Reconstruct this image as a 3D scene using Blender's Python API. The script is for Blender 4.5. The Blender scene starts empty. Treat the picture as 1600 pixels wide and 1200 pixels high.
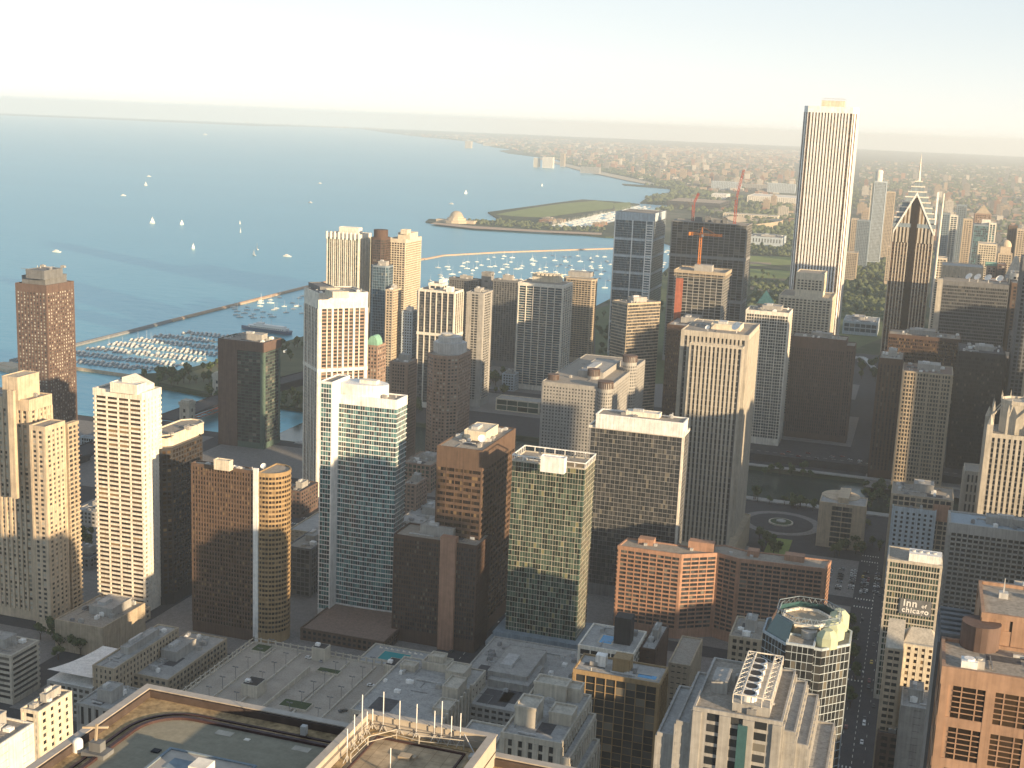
import bpy, math, random
from mathutils import Vector, Matrix
from mathutils.geometry import tessellate_polygon
rad = math.radians
scene = bpy.context.scene
col = scene.collection
RND = random.Random(7)

# ------------------------------------------------------------------ camera
F = 2000.0
YAW, PITCH, ROLL, CZ = rad(17.5), math.atan(411/2000), rad(2.43), 315.0
fw = Vector((-math.sin(YAW)*math.cos(PITCH), math.cos(YAW)*math.cos(PITCH), -math.sin(PITCH)))
r0 = Vector((math.cos(YAW), math.sin(YAW), 0)); u0 = r0.cross(fw)
CR = math.cos(ROLL)*r0 + math.sin(ROLL)*u0; CU = -math.sin(ROLL)*r0 + math.cos(ROLL)*u0
CAM = Vector((0, 0, CZ))
cd = bpy.data.cameras.new('camera'); cam = bpy.data.objects.new('camera', cd); col.objects.link(cam)
cd.sensor_width = 36; cd.lens = 36*F/1600; cd.clip_start = 1; cd.clip_end = 90000
m = Matrix((CR, CU, -fw)).transposed().to_4x4(); m.translation = CAM; cam.matrix_world = m
scene.camera = cam

# ------------------------------------------------------------------ light
SUN_AZ, SUN_EL = rad(27), rad(10)       # azimuth: degrees north of due west; +X is west, +Y is south
sdir = Vector((math.cos(SUN_AZ)*math.cos(SUN_EL), -math.sin(SUN_AZ)*math.cos(SUN_EL), math.sin(SUN_EL)))
w = bpy.data.worlds.new('World'); scene.world = w; w.use_nodes = True
nt = w.node_tree; nt.nodes.clear()
sky = nt.nodes.new('ShaderNodeTexSky'); sky.sky_type = 'NISHITA'; sky.sun_disc = False
sky.sun_elevation = SUN_EL; sky.sun_rotation = math.atan2(sdir.x, sdir.y); sky.altitude = 2200
sky.air_density = 1.0; sky.dust_density = 0.6; sky.ozone_density = 1.3
bg = nt.nodes.new('ShaderNodeBackground'); bg.inputs[1].default_value = 0.15
wo = nt.nodes.new('ShaderNodeOutputWorld')
hs = nt.nodes.new('ShaderNodeHueSaturation'); hs.inputs['Saturation'].default_value = .68
# the eye is high above the ground: the horizon lies below eye level, so the sky reaches down to it
wtc = nt.nodes.new('ShaderNodeTexCoord'); wad = nt.nodes.new('ShaderNodeVectorMath'); wad.operation = 'ADD'; wad.inputs[1].default_value = (0, 0, .016)
nt.links.new(wtc.outputs['Generated'], wad.inputs[0]); nt.links.new(wad.outputs[0], sky.inputs['Vector'])
# bright horizon eased the way thin high haze eases it: c*k/(c+k)
kc = (3.9, 3.4, 3.15)
va = nt.nodes.new('ShaderNodeVectorMath'); va.operation = 'ADD'; va.inputs[1].default_value = kc
vb = nt.nodes.new('ShaderNodeVectorMath'); vb.operation = 'MULTIPLY'; vb.inputs[1].default_value = kc
vd = nt.nodes.new('ShaderNodeVectorMath'); vd.operation = 'DIVIDE'
nt.links.new(sky.outputs[0], va.inputs[0]); nt.links.new(sky.outputs[0], vb.inputs[0]); nt.links.new(vb.outputs[0], vd.inputs[0]); nt.links.new(va.outputs[0], vd.inputs[1])
nt.links.new(vd.outputs[0], hs.inputs['Color']); nt.links.new(hs.outputs[0], bg.inputs[0]); nt.links.new(bg.outputs[0], wo.inputs[0])
sl = bpy.data.lights.new('sun', 'SUN'); sl.energy = 3.2; sl.angle = rad(0.5); sl.color = (1, 0.74, 0.45)
so = bpy.data.objects.new('sun', sl); col.objects.link(so)
so.rotation_euler = sdir.to_track_quat('Z', 'Y').to_euler(); so.location = (0, 0, 900)
scene.view_settings.view_transform = 'Standard'; scene.view_settings.look = 'None'
scene.view_settings.gamma = 1; scene.view_settings.exposure = 1.7
scene.cycles.volume_bounces = 3
HAZE = 0.5/7200; HAZE_COL = (0.86, 0.94, 1.0)

# ------------------------------------------------------------------ helpers
def P(u, v, z):                                   # survey: sight line through the photograph met with height z
    d = fw*F + CR*(u-800) - CU*(v-600)
    return CAM + d*((z-CZ)/d.z)
def Q(p):
    q = Vector(p)-CAM; ww = q.dot(fw)
    return 800+F*q.dot(CR)/ww, 600-F*q.dot(CU)/ww
def Hat(u, v, y):                                 # height of the sight line where it crosses south distance y
    d = fw*F + CR*(u-800) - CU*(v-600)
    return CZ + d.z*(y/d.y)
def along(p, e, u):                               # distance from p along e until image column u
    k = (u-800)/F; q = p-CAM
    return -(q.dot(CR)-k*q.dot(fw))/(e.dot(CR)-k*e.dot(fw))

MATS = {}
def node(nt, t, **kw):
    n = nt.nodes.new(t)
    for k, v in kw.items(): setattr(n, k, v)
    return n
def mat(name, c, rough=.85, var=.18, scale=.25, streak=True, spec=.3, metal=0, bump=0):
    if name in MATS: return MATS[name]
    m = bpy.data.materials.new(name); m.use_nodes = True; nt = m.node_tree
    b = nt.nodes['Principled BSDF']; L = nt.links.new
    b.inputs['Roughness'].default_value = rough; b.inputs['Specular IOR Level'].default_value = spec
    b.inputs['Metallic'].default_value = metal
    tc = node(nt, 'ShaderNodeTexCoord'); mp = node(nt, 'ShaderNodeMapping')
    L(tc.outputs['Object'], mp.inputs[0])
    n1 = node(nt, 'ShaderNodeTexNoise'); n1.inputs['Scale'].default_value = scale; n1.inputs['Detail'].default_value = 6; n1.inputs['Roughness'].default_value = .65
    n2 = node(nt, 'ShaderNodeTexNoise'); n2.inputs['Scale'].default_value = 1.2; n2.inputs['Detail'].default_value = 3
    mp.inputs['Scale'].default_value = (1, 1, .04 if streak else 1)
    L(tc.outputs['Object'], n1.inputs[0]); L(mp.outputs[0], n2.inputs[0])
    ad = node(nt, 'ShaderNodeMath', operation='ADD'); L(n1.outputs[0], ad.inputs[0]); L(n2.outputs[0], ad.inputs[1])
    mr = node(nt, 'ShaderNodeMapRange'); mr.inputs[1].default_value = .7; mr.inputs[2].default_value = 1.3
    mr.inputs[3].default_value = 1-var; mr.inputs[4].default_value = 1+var
    L(ad.outputs[0], mr.inputs[0])
    vm = node(nt, 'ShaderNodeVectorMath', operation='SCALE'); vm.inputs[0].default_value = c[:3]
    L(mr.outputs[0], vm.inputs['Scale']); L(vm.outputs[0], b.inputs['Base Color'])
    if bump:
        bp = node(nt, 'ShaderNodeBump'); bp.inputs['Strength'].default_value = bump; L(n1.outputs[0], bp.inputs['Height']); L(bp.outputs[0], b.inputs['Normal'])
    MATS[name] = m; return m
def glass(name, stops, rough=.12, spec=.6):
    """window panes; each pane takes its own tone (dark room, drawn blind, coated glass)"""
    if name in MATS: return MATS[name]
    m = bpy.data.materials.new(name); m.use_nodes = True; nt = m.node_tree
    b = nt.nodes['Principled BSDF']; L = nt.links.new
    b.inputs['Specular IOR Level'].default_value = spec
    g = node(nt, 'ShaderNodeNewGeometry'); oi = node(nt, 'ShaderNodeObjectInfo')
    a = node(nt, 'ShaderNodeMath', operation='ADD'); fr = node(nt, 'ShaderNodeMath', operation='FRACT')
    L(g.outputs['Random Per Island'], a.inputs[0]); L(oi.outputs['Random'], a.inputs[1]); L(a.outputs[0], fr.inputs[0])
    cr = node(nt, 'ShaderNodeValToRGB'); cr.color_ramp.interpolation = 'CONSTANT'
    e = cr.color_ramp.elements
    while len(e) > 1: e.remove(e[-1])
    e[0].position = 0; e[0].color = (*stops[0][1], 1)
    for p, c in stops[1:]:
        x = e.new(p); x.color = (*c, 1)
    L(fr.outputs[0], cr.inputs[0]); L(cr.outputs[0], b.inputs['Base Color'])
    b.inputs['Roughness'].default_value = rough
    # slight unevenness of the panes
    tc = node(nt, 'ShaderNodeTexCoord'); n = node(nt, 'ShaderNodeTexNoise'); n.inputs['Scale'].default_value = .35
    L(tc.outputs['Object'], n.inputs[0]); bp = node(nt, 'ShaderNodeBump'); bp.inputs['Strength'].default_value = .12; bp.inputs['Distance'].default_value = .3
    L(n.outputs[0], bp.inputs['Height']); L(bp.outputs[0], b.inputs['Normal'])
    MATS[name] = m; return m

W = {   # wall colours
 'white': (.72,.67,.58), 'cream': (.62,.55,.43), 'beige': (.50,.41,.30), 'tan': (.40,.33,.24), 'limestone': (.46,.42,.35),
 'concrete': (.34,.33,.31), 'grey': (.24,.24,.24), 'dgrey': (.15,.155,.16), 'black': (.035,.035,.038), 'bronze': (.13,.085,.05),
 'brown': (.115,.075,.053), 'dbrown': (.09,.055,.04), 'brick': (.30,.21,.16), 'orange': (.35,.205,.14), 'dbrick': (.125,.085,.07),
 'whitemet': (.78,.77,.74), 'greenmet': (.085,.135,.11), 'bluegrey': (.20,.25,.29), 'palegreen': (.38,.41,.37), 'paleblue': (.42,.48,.52), 'granite': (.32,.205,.14),
 'copper': (.22,.42,.32), 'steel': (.45,.45,.44), 'gold': (.30,.21,.11), 'rust': (.38,.12,.07)}
def wm(k):
    return mat('wall_'+k, W[k], var=.26, rough=.8 if k not in ('whitemet','steel') else .5)
G = {
 'dark': [(0,(.018,.021,.023)),(.45,(.035,.038,.04)),(.78,(.065,.065,.06)),(.95,(.15,.14,.115))],
 'blind': [(0,(.03,.033,.035)),(.45,(.08,.08,.078)),(.72,(.20,.19,.16)),(.9,(.42,.39,.33))],
 'brown': [(0,(.02,.014,.01)),(.5,(.05,.033,.02)),(.8,(.10,.065,.035)),(.93,(.22,.15,.08))],
 'green': [(0,(.012,.022,.014)),(.3,(.028,.05,.038)),(.55,(.05,.085,.062)),(.82,(.085,.125,.09)),(.965,(.22,.21,.11))],
 'teal': [(0,(.02,.05,.06)),(.35,(.05,.14,.15)),(.65,(.10,.23,.23)),(.88,(.03,.04,.05))],
 'blue': [(0,(.012,.035,.055)),(.5,(.02,.06,.09)),(.8,(.04,.09,.125)),(.97,(.2,.2,.17))],
 'curtain': [(0,(.04,.04,.04)),(.28,(.25,.24,.20)),(.6,(.50,.48,.41)),(.9,(.08,.08,.08))],
 'grey': [(0,(.025,.029,.033)),(.4,(.05,.054,.058)),(.78,(.085,.086,.085)),(.95,(.18,.17,.145))]}
def gm(k): return glass('panes_'+k, G[k])
roofm = lambda: mat('roof_gravel', (.30,.27,.23), .95, .3, .5, False, bump=.3)
roofg = lambda: mat('roof_grey_membrane', (.34,.335,.32), .9, .3, .25, False)
roofd = lambda: mat('roof_dark_tar', (.08,.08,.085), .9, .3, .4, False)

class MB:
    def __init__(s): s.v = []; s.f = []; s.mi = []
    def face(s, pts, mi=0):
        n = len(s.v); s.v += [tuple(p) for p in pts]; s.f.append(tuple(range(n, n+len(pts)))); s.mi.append(mi)
    def box(s, x0, y0, z0, x1, y1, z1, mi=0):
        n = len(s.v)
        s.v += [(x0,y0,z0),(x1,y0,z0),(x1,y1,z0),(x0,y1,z0),(x0,y0,z1),(x1,y0,z1),(x1,y1,z1),(x0,y1,z1)]
        s.f += [(n,n+3,n+2,n+1),(n+4,n+5,n+6,n+7),(n,n+1,n+5,n+4),(n+1,n+2,n+6,n+5),(n+2,n+3,n+7,n+6),(n+3,n,n+4,n+7)]
        s.mi += [mi]*6
    def bar(s, a, b, r, mi=0, n=4, r2=None):          # straight bar from a to b
        a = Vector(a); b = Vector(b); d = (b-a).normalized(); r2 = r if r2 is None else r2
        t = Vector((0,0,1)) if abs(d.z) < .9 else Vector((1,0,0)); e1 = d.cross(t).normalized(); e2 = d.cross(e1)
        k = len(s.v)
        for q, rr in ((a, r), (b, r2)):
            for i in range(n):
                an = 2*math.pi*(i+.5)/n; s.v.append(tuple(q+e1*rr*math.cos(an)+e2*rr*math.sin(an)))
        for i in range(n): s.f.append((k+i, k+(i+1)%n, k+n+(i+1)%n, k+n+i)); s.mi.append(mi)
        s.f.append(tuple(k+n-1-i for i in range(n))); s.f.append(tuple(k+n+i for i in range(n))); s.mi += [mi, mi]
    def prism(s, poly, z0, z1, mi=0, top=None, zt=None):   # poly counter-clockwise seen from above
        n = len(poly); k = len(s.v); zt = zt or [z1]*n
        s.v += [(p[0],p[1],z0) for p in poly]+[(p[0],p[1],zt[i]) for i, p in enumerate(poly)]
        for i in range(n):
            j = (i+1) % n; s.f.append((k+i, k+j, k+n+j, k+n+i)); s.mi.append(mi)
        s.f.append(tuple(k+n-1-i for i in range(n))); s.f.append(tuple(k+n+i for i in range(n))); s.mi += [mi, mi if top is None else top]
    def ring(s, po, pi, z0, z1, mi=0):                 # hollow band between outline po and pi
        n = len(po); k = len(s.v)
        for pl, z in ((po,z0),(po,z1),(pi,z1),(pi,z0)): s.v += [(p[0],p[1],z) for p in pl]
        for i in range(n):
            j = (i+1) % n
            for a in range(4):
                b = (a+1) % 4; s.f.append((k+a*n+i, k+a*n+j, k+b*n+j, k+b*n+i)); s.mi.append(mi)
    def cyl(s, x, y, z0, z1, r, mi=0, n=16, r2=None, ry=None):
        r2 = r if r2 is None else r2; k = len(s.v); q = 1 if ry is None else ry/r
        for z, rr in ((z0, r), (z1, r2)):
            s.v += [(x+rr*math.cos(2*math.pi*i/n), y+q*rr*math.sin(2*math.pi*i/n), z) for i in range(n)]
        for i in range(n): s.f.append((k+i, k+(i+1)%n, k+n+(i+1)%n, k+n+i)); s.mi.append(mi)
        s.f.append(tuple(k+n-1-i for i in range(n))); s.f.append(tuple(k+n+i for i in range(n))); s.mi += [mi, mi]
    def dome(s, x, y, z, r, h, mi=0, n=16, m=5):
        k = len(s.v)
        for j in range(m):
            a = math.pi/2*j/m
            s.v += [(x+r*math.cos(a)*math.cos(2*math.pi*i/n), y+r*math.cos(a)*math.sin(2*math.pi*i/n), z+h*math.sin(a)) for i in range(n)]
        s.v.append((x, y, z+h))
        for j in range(m-1):
            for i in range(n): s.f.append((k+j*n+i, k+j*n+(i+1)%n, k+(j+1)*n+(i+1)%n, k+(j+1)*n+i)); s.mi.append(mi)
        for i in range(n): s.f.append((k+(m-1)*n+i, k+(m-1)*n+(i+1)%n, k+m*n)); s.mi.append(mi)
    def mesh(s, name, mats):
        me = bpy.data.meshes.new(name); me.from_pydata(s.v, [], s.f)
        for m in (mats if isinstance(mats, (list, tuple)) else [mats]): me.materials.append(m)
        if any(s.mi): me.polygons.foreach_set('material_index', s.mi)
        me.update(); return me
    def build(s, name, mats, parent=None, loc=(0,0,0), kind=None):
        o = bpy.data.objects.new(name, s.mesh(name, mats)); col.objects.link(o); o.location = loc
        if parent: o.parent = parent
        if kind: o['kind'] = kind
        return o
def tag(o, label=None, cat=None, group=None, kind=None):
    for k, v in (('label', label), ('category', cat), ('group', group), ('kind', kind)):
        if v: o[k] = v
    return o
def empty(name, loc, rz=0, label=None, cat=None, group=None):
    o = bpy.data.objects.new(name, None); col.objects.link(o); o.location = loc; o.rotation_euler.z = rz
    o.empty_display_size = .5
    return tag(o, label, cat, group)
def copy_tree(o, parent=None):
    c = o.copy(); col.objects.link(c); c.parent = parent
    for ch in KIDS.get(o.name, ()):
        copy_tree(ch, c)
    return c
KIDS = {}
def learn(o):                                        # remember the children of a prototype before copying it
    for ch in [x for x in col.objects if x.parent == o]:
        KIDS.setdefault(o.name, []).append(ch); learn(ch)
    return o
def offset(poly, d):                                 # grow a counter-clockwise outline by d
    n = len(poly); out = []
    for i in range(n):
        a, b, c = Vector(poly[i-1]), Vector(poly[i]), Vector(poly[(i+1)%n])
        e1 = (b-a).normalized(); e2 = (c-b).normalized(); n1 = Vector((e1.y,-e1.x)); n2 = Vector((e2.y,-e2.x))
        k = n1+n2; out.append(b+k*(d/max(.3, 1+n1.dot(n2))))
    return out

# ------------------------------------------------------------------ towers
STY = {  # wall, panes, floor height, band height, band out, bay, pier width, pier out, corner width, blank top
 'grid':   dict(w='beige', g='dark', fh=3.2, bh=1.3, bp=.35, bay=3.6, pw=1.2, pp=.45, cw=1.5, top=3),
 'ribbon': dict(w='white', g='dark', fh=3.3, bh=1.4, bp=.5, bay=6, pw=.5, pp=.3, cw=.8, top=2.5),
 'pier':   dict(w='limestone', g='dark', fh=3.9, bh=.9, bp=.08, bay=3, pw=1.3, pp=.8, cw=1.6, top=3),
 'balc':   dict(w='white', g='dark', fh=3.0, bh=.9, bp=1.3, bay=7, pw=.5, pp=1.3, cw=1.2, top=2),
 'curtain':dict(w='steel', g='blue', fh=3.5, bh=.35, bp=.12, bay=1.8, pw=.12, pp=.15, cw=.25, top=1)}
UNIT = {}
def pane_mesh(w_, h_, gk):
    k = (round(w_*4)/4, round(h_*4)/4, gk)
    if k not in UNIT:
        b = MB(); a, c = w_/2, h_/2
        b.face([(-a,0,-c),(a,0,-c),(a,0,c),(-a,0,c)]); UNIT[k] = b.mesh('window', gm(gk))
    return UNIT[k]
OVER = 0
def facade(root, poly, z0, z1, st, name='wall', lim=100, skip=(), roofmat=None, roof=True, budget=None):
    """poly in root space, counter-clockwise. Makes wall, roof and window parts."""
    ox, oy = root.location.x, root.location.y
    n = len(poly); b = MB(); H = z1-z0; s = dict(STY['grid']); s.update(st)
    b.prism(poly, z0, z1-.9 if roof else z1, 1 if s.get('c') else 0)
    fh, bh, bp, pw, pp, cw, top = s['fh'], s['bh'], s['bp'], s['pw'], s['pp'], s['cw'], s['top']
    base = s.get('base', 5 if H > 25 else 0)
    nf = max(1, int((H-top-base)/fh)); zf = z1-top-nf*fh
    if roof: b.ring(offset(poly, max(bp, .15)+.02), offset(poly, -.5), z1-max(top, .9)-.02, z1)
    elif top > 0: b.ring(offset(poly, max(bp,.15)+.02), offset(poly, -.2), z1-top, z1-.01)
    if s.get('blank'):
        b.ring(offset(poly, .12), offset(poly, -.2), z0+.05, z1-top+.01); nf = 0; zf = z1-top
    elif zf > z0+.3: b.ring(offset(poly, max(bp,.1)*.6+.01), offset(poly, -.1), z0, zf)
    if bh > 0 and bp > 0:
        po = offset(poly, bp); pi = offset(poly, -.1)
        for i in range(nf):
            if n < 12: b.ring(po, pi, zf+i*fh, zf+i*fh+bh)
            else: b.ring(po, pi, zf+i*fh, zf+i*fh+bh)
    for mz in s.get('belts', ()):                     # plant floors: blank belts
        zz = z0+mz*H; b.ring(offset(poly, max(bp,pp)+.12), offset(poly, -.1), zz, zz+fh)
    wins = []
    per = s.get('edge', {})
    for i in range(n):
        p = Vector(poly[i]); q = Vector(poly[(i+1)%n]); e = q-p; L = e.length
        if L < .8 or i in skip or s.get('blank'): continue
        e /= L; nn = Vector((e.y, -e.x))
        t = dict(s); t.update(per.get(i, {}))
        bay, pw_, pp_ = t['bay'], t['pw'], t['pp']
        mid = (p+q)/2+Vector((ox, oy)); facing = nn.dot(Vector((0,0))-mid) > 0
        if L < 2*cw+1: 
            continue
        inner = L-2*cw; nb = max(1, round(inner/bay)); bw = inner/nb
        big = t.get('big', 0)                          # every big-th pier is a wide one
        def strip(a, c, out, za, zb):
            A = p+e*a; B = p+e*c; O = nn*out; I = -nn*.1
            b.prism([A+O, B+O, B+I, A+I][::1] if True else 0, za, zb)
        if cw > .3 and pp_ > 0:
            strip(-.05, cw, pp_, zf, z1-top); strip(L-cw, L+.05, pp_, zf, z1-top)
        if pp_ > 0 and pw_ > 0:
            for k in range(1, nb):
                c = cw+k*bw; ww = pw_/2*(2.2 if big and k % big == 0 else 1)
                strip(c-ww, c+ww, pp_*(1.25 if big and k % big == 0 else 1), zf, z1-top)
        if t.get('blank'): 
            b.prism([p+nn*(bp+.06), q+nn*(bp+.06), q-nn*.1, p-nn*.1], z0, z1-.02)
            continue
        wd = bw-pw_ if pp_ > 0 else bw; split = t.get('split', 1)
        hh = fh-bh
        for f in range(nf):
            zc = zf+f*fh+bh+hh/2
            for k in range(nb):
                c0 = cw+k*bw+bw/2
                for m_ in range(split):
                    c = c0-wd/2+wd*(m_+.5)/split
                    P_ = p+e*c+nn*.05
                    d = math.sqrt((P_.x+ox)**2+(P_.y+oy)**2+(CZ-zc)**2)
                    wins.append((d if facing else d+9e4, P_, zc, wd/split-.06, hh-.04, e, nn))
    mats = [wm(s['w'])]+([wm(s['c'])] if s.get('c') else [])
    wall = b.build(name, mats, root)
    if roof:
        rb = MB(); rb.prism(offset(poly, -.51), z1-.95, z1-.75); rb.build('roof', roofmat or roofm(), root)
    g = s['g']
    wins.sort(key=lambda x: x[0])
    k = 0
    if wins and wins[0][4]*1280/wins[0][0] >= 2.0:
        for d, P_, zc, ww, h_, e, nn in wins[:lim]:
            o = bpy.data.objects.new('window', pane_mesh(ww, h_, g)); col.objects.link(o); o.parent = root
            o.location = (P_.x, P_.y, zc); o.rotation_euler.z = math.atan2(e.y, e.x); k += 1
    rest = wins[k:]
    if rest:
        wb = MB()
        for d, P_, zc, ww, h_, e, nn in rest:
            A = P_-e*ww/2; B = P_+e*ww/2
            wb.face([(A.x,A.y,zc-h_/2),(B.x,B.y,zc-h_/2),(B.x,B.y,zc+h_/2),(A.x,A.y,zc+h_/2)])
        o = wb.build('window', gm(g), root)
        if len(rest) > 1: o['kind'] = 'stuff'
    return wall, len(wins)

def plan(side, uM, vM, H, uL, uR, rot=0, d=None, w_=None):
    """ground outline of a block from its near roof corner and the columns of its other two corners"""
    a = rad(rot); ex = Vector((math.cos(a), -math.sin(a), 0)); ey = Vector((math.sin(a), math.cos(a), 0))
    M_ = P(uM, vM, H)
    if side == 'W':
        wd = w_ or abs(along(M_, -ex, uL)); dp = d or along(M_, ey, uR)
        NE = M_-ex*wd
    else:
        wd = w_ or along(M_, ex, uR); dp = d or along(M_, ey, uL)
        NE = M_
    NW = NE+ex*wd
    return [NE.xy, NW.xy, (NW+ey*dp).xy, (NE+ey*dp).xy], wd, dp
LOG = []
class Tower: pass
def T(name, label, cat, side, uM, vM, uL, uR, st, H=None, y=None, rot=0, d=None, w_=None, z0=0, poly=None, bulge=0, cham=0, roofmat=None,
      group=None, top='auto', skip=(), lim=100, roof=True):
    if H is None: H = Hat(uM, vM, y)
    if poly is None:
        poly, wd, dp = plan(side, uM, vM, H, uL, uR, rot, d, w_)
    c = sum((Vector(p) for p in poly), Vector((0,0)))/len(poly)
    r = empty(name, (c.x, c.y, 0), 0, label, cat, group)
    loc = [Vector(p)-c for p in poly]
    t = Tower(); t.root = r; t.H = H; t.quad = loc; t.c = c
    if bulge:
        a, b2 = loc[0], loc[1]; e = b2-a; nn = Vector((e.y, -e.x)).normalized(); arc = []
        for i in range(9):
            s = i/8; arc.append(a+e*s+nn*bulge*4*s*(1-s))
        loc = arc+loc[2:]
    if cham:
        out = []
        for i in range(len(loc)):
            a, b2, c2 = loc[i-1], loc[i], loc[(i+1)%len(loc)]
            out += [b2+(a-b2).normalized()*cham, b2+(c2-b2).normalized()*cham]
        loc = out
    facade(r, loc, z0, H, st, skip=skip, lim=lim, roofmat=roofmat, roof=roof)
    t.poly = loc
    LOG.append((label[:34], [round(v) for v in c], round(H), [round(v) for v in (max(p.x for p in loc)*2, max(p.y for p in loc)*2)]))
    if top == 'auto': rooftop(t)
    return t
def sub(t, side, uM, vM, H, uL, uR, st, name='upper_wall', rot=0, d=None, w_=None, z0=None, lim=0, roofmat=None, cham=0):
    """a further block of the same building, as parts of it"""
    if H is None: H = t.H
    pl, wd, dp = plan(side, uM, vM, H, uL, uR, rot, d, w_)
    loc = [p-t.c for p in pl]
    if cham:
        out = []
        for i in range(4):
            a, b2, c2 = loc[i-1], loc[i], loc[(i+1)%4]
            out += [b2+(a-b2).normalized()*cham, b2+(c2-b2).normalized()*cham]
        loc = out
    facade(t.root, loc, t.H-.7 if z0 is None else z0, H, st, name=name, lim=lim, roofmat=roofmat)
    return loc
def plain(t, side, uM, vM, H, uL, uR, w='cream', name='penthouse', rot=0, d=None, w_=None, z0=None, zt=None):
    if H is None: H = t.H
    pl, wd, dp = plan(side, uM, vM, H, uL, uR, rot, d, w_)
    b = MB(); loc = [p-t.c for p in pl]; z0 = t.H-.7 if z0 is None else z0
    b.prism(loc, z0, H); b.ring(offset(loc, .1), offset(loc, -.4), H-.6, H+.5)
    return b.build(name, wm(w), t.root)
def rooftop(t, n=None, w='concrete', pent=True, H=None, quad=None, seed=None, scale=1):
    """plant on a flat roof: penthouse, fan units, ducts, pipes"""
    q = quad or t.quad; H = (H or t.H)-.75; rr = random.Random(seed if seed is not None else len(col.objects))
    o, ex, ey = q[0], q[1]-q[0], q[-1]-q[0]; LX, LY = ex.length, ey.length
    if LX < 6 or LY < 6: return
    ex /= LX; ey /= LY
    def quad_(x, y, a, b_): return [o+ex*x+ey*y, o+ex*(x+a)+ey*y, o+ex*(x+a)+ey*(y+b_), o+ex*x+ey*(y+b_)]
    if pent:
        a, b_ = LX*rr.uniform(.32,.5), LY*rr.uniform(.3,.5); x, y = LX*rr.uniform(.2,.4), LY*rr.uniform(.25,.42)
        m = MB(); pl = quad_(x, y, a, b_); h = rr.uniform(3.5, 6)*scale
        m.prism(pl, H, H+h); m.ring(offset(pl,.12), offset(pl,-.3), H+h-.5, H+h+.4); m.build('penthouse', wm(w), t.root)
        m = MB(); pl = quad_(x+a*.2, y+b_*.2, a*.3, b_*.4); m.prism(pl, H+h-.1, H+h+1.8); m.build('roof_hatch', wm('steel'), t.root)
    for i in range(n if n is not None else max(3, int(min(16, LX*LY/110)))):
        a, b_ = rr.uniform(1.5,4), rr.uniform(1.5,3.5); x, y = rr.uniform(1.5, LX-a-1.5), rr.uniform(1.5, LY-b_-1.5)
        m = MB(); h = rr.uniform(1,2.4); pl = quad_(x, y, a, b_); m.prism(pl, H, H+h)
        c = sum(pl, Vector((0,0)))/4; m.cyl(c.x, c.y, H+h-.05, H+h+.35, min(a,b_)*.36, n=10)
        m.build('air_handler', wm(rr.choice(['steel','concrete','whitemet','grey'])), t.root)
    for i in range(2):
        x, y = rr.uniform(2, LX-2), rr.uniform(2, LY-2); p = o+ex*x+ey*y; m = MB()
        m.cyl(p.x, p.y, H, H+rr.uniform(1,2.5), .35, n=8); m.build('vent_pipe', wm('steel'), t.root)
    m = MB()
    for i in range(4):
        x, y = rr.uniform(1.5, LX*.7), rr.uniform(1.5, LY*.8)
        m = MB(); m.prism(quad_(x, y, min(LX*.28, 9), .25) if i % 2 else quad_(x, y, .25, min(LY*.28, 9)), H+.15, H+.4); m.build('pipe', wm('grey'), t.root)
    m = MB(); x, y = rr.uniform(2, LX*.6), rr.uniform(2, LY*.6); m.prism(quad_(x, y, LX*.25, LY*.2), H-.01, H+.06); m.build('roof_patch', roofd(), t.root)
    m = MB(); x, y = rr.uniform(3, LX*.6), rr.uniform(2, LY-2); p = o+ex*x+ey*y
    m.prism(quad_(x, y, LX*.3, .7), H+.2, H+.8); m.build('duct', wm('steel'), t.root)
def dish(root, x, y, z, r, az=0):
    b = MB(); b.cyl(x, y, z, z+r*1.0, r*.12, n=8); b.build('dish_stand', wm('steel'), root)
    b = MB(); n, m_ = 16, 4; k = 0
    ax = Vector((math.cos(az)*.75, math.sin(az)*.75, .66)).normalized(); t_ = ax.cross(Vector((0,0,1))).normalized(); u_ = ax.cross(t_)
    c = Vector((x, y, z+r*1.3)); rings = []
    for j in range(m_+1):
        rr = r*j/m_; dd = (j/m_)**2*r*.35
        rings.append([c+ax*dd+t_*rr*math.cos(2*math.pi*i/n)+u_*rr*math.sin(2*math.pi*i/n) for i in range(n)])
    for th, s in ((0,1),(.12,-1)):
        for j in range(m_):
            for i in range(n):
                f = [rings[j][i]-ax*th, rings[j][(i+1)%n]-ax*th, rings[j+1][(i+1)%n]-ax*th, rings[j+1][i]-ax*th]
                b.face(f if s > 0 else f[::-1])
    b.build('satellite_dish', wm('whitemet'), root)

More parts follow.
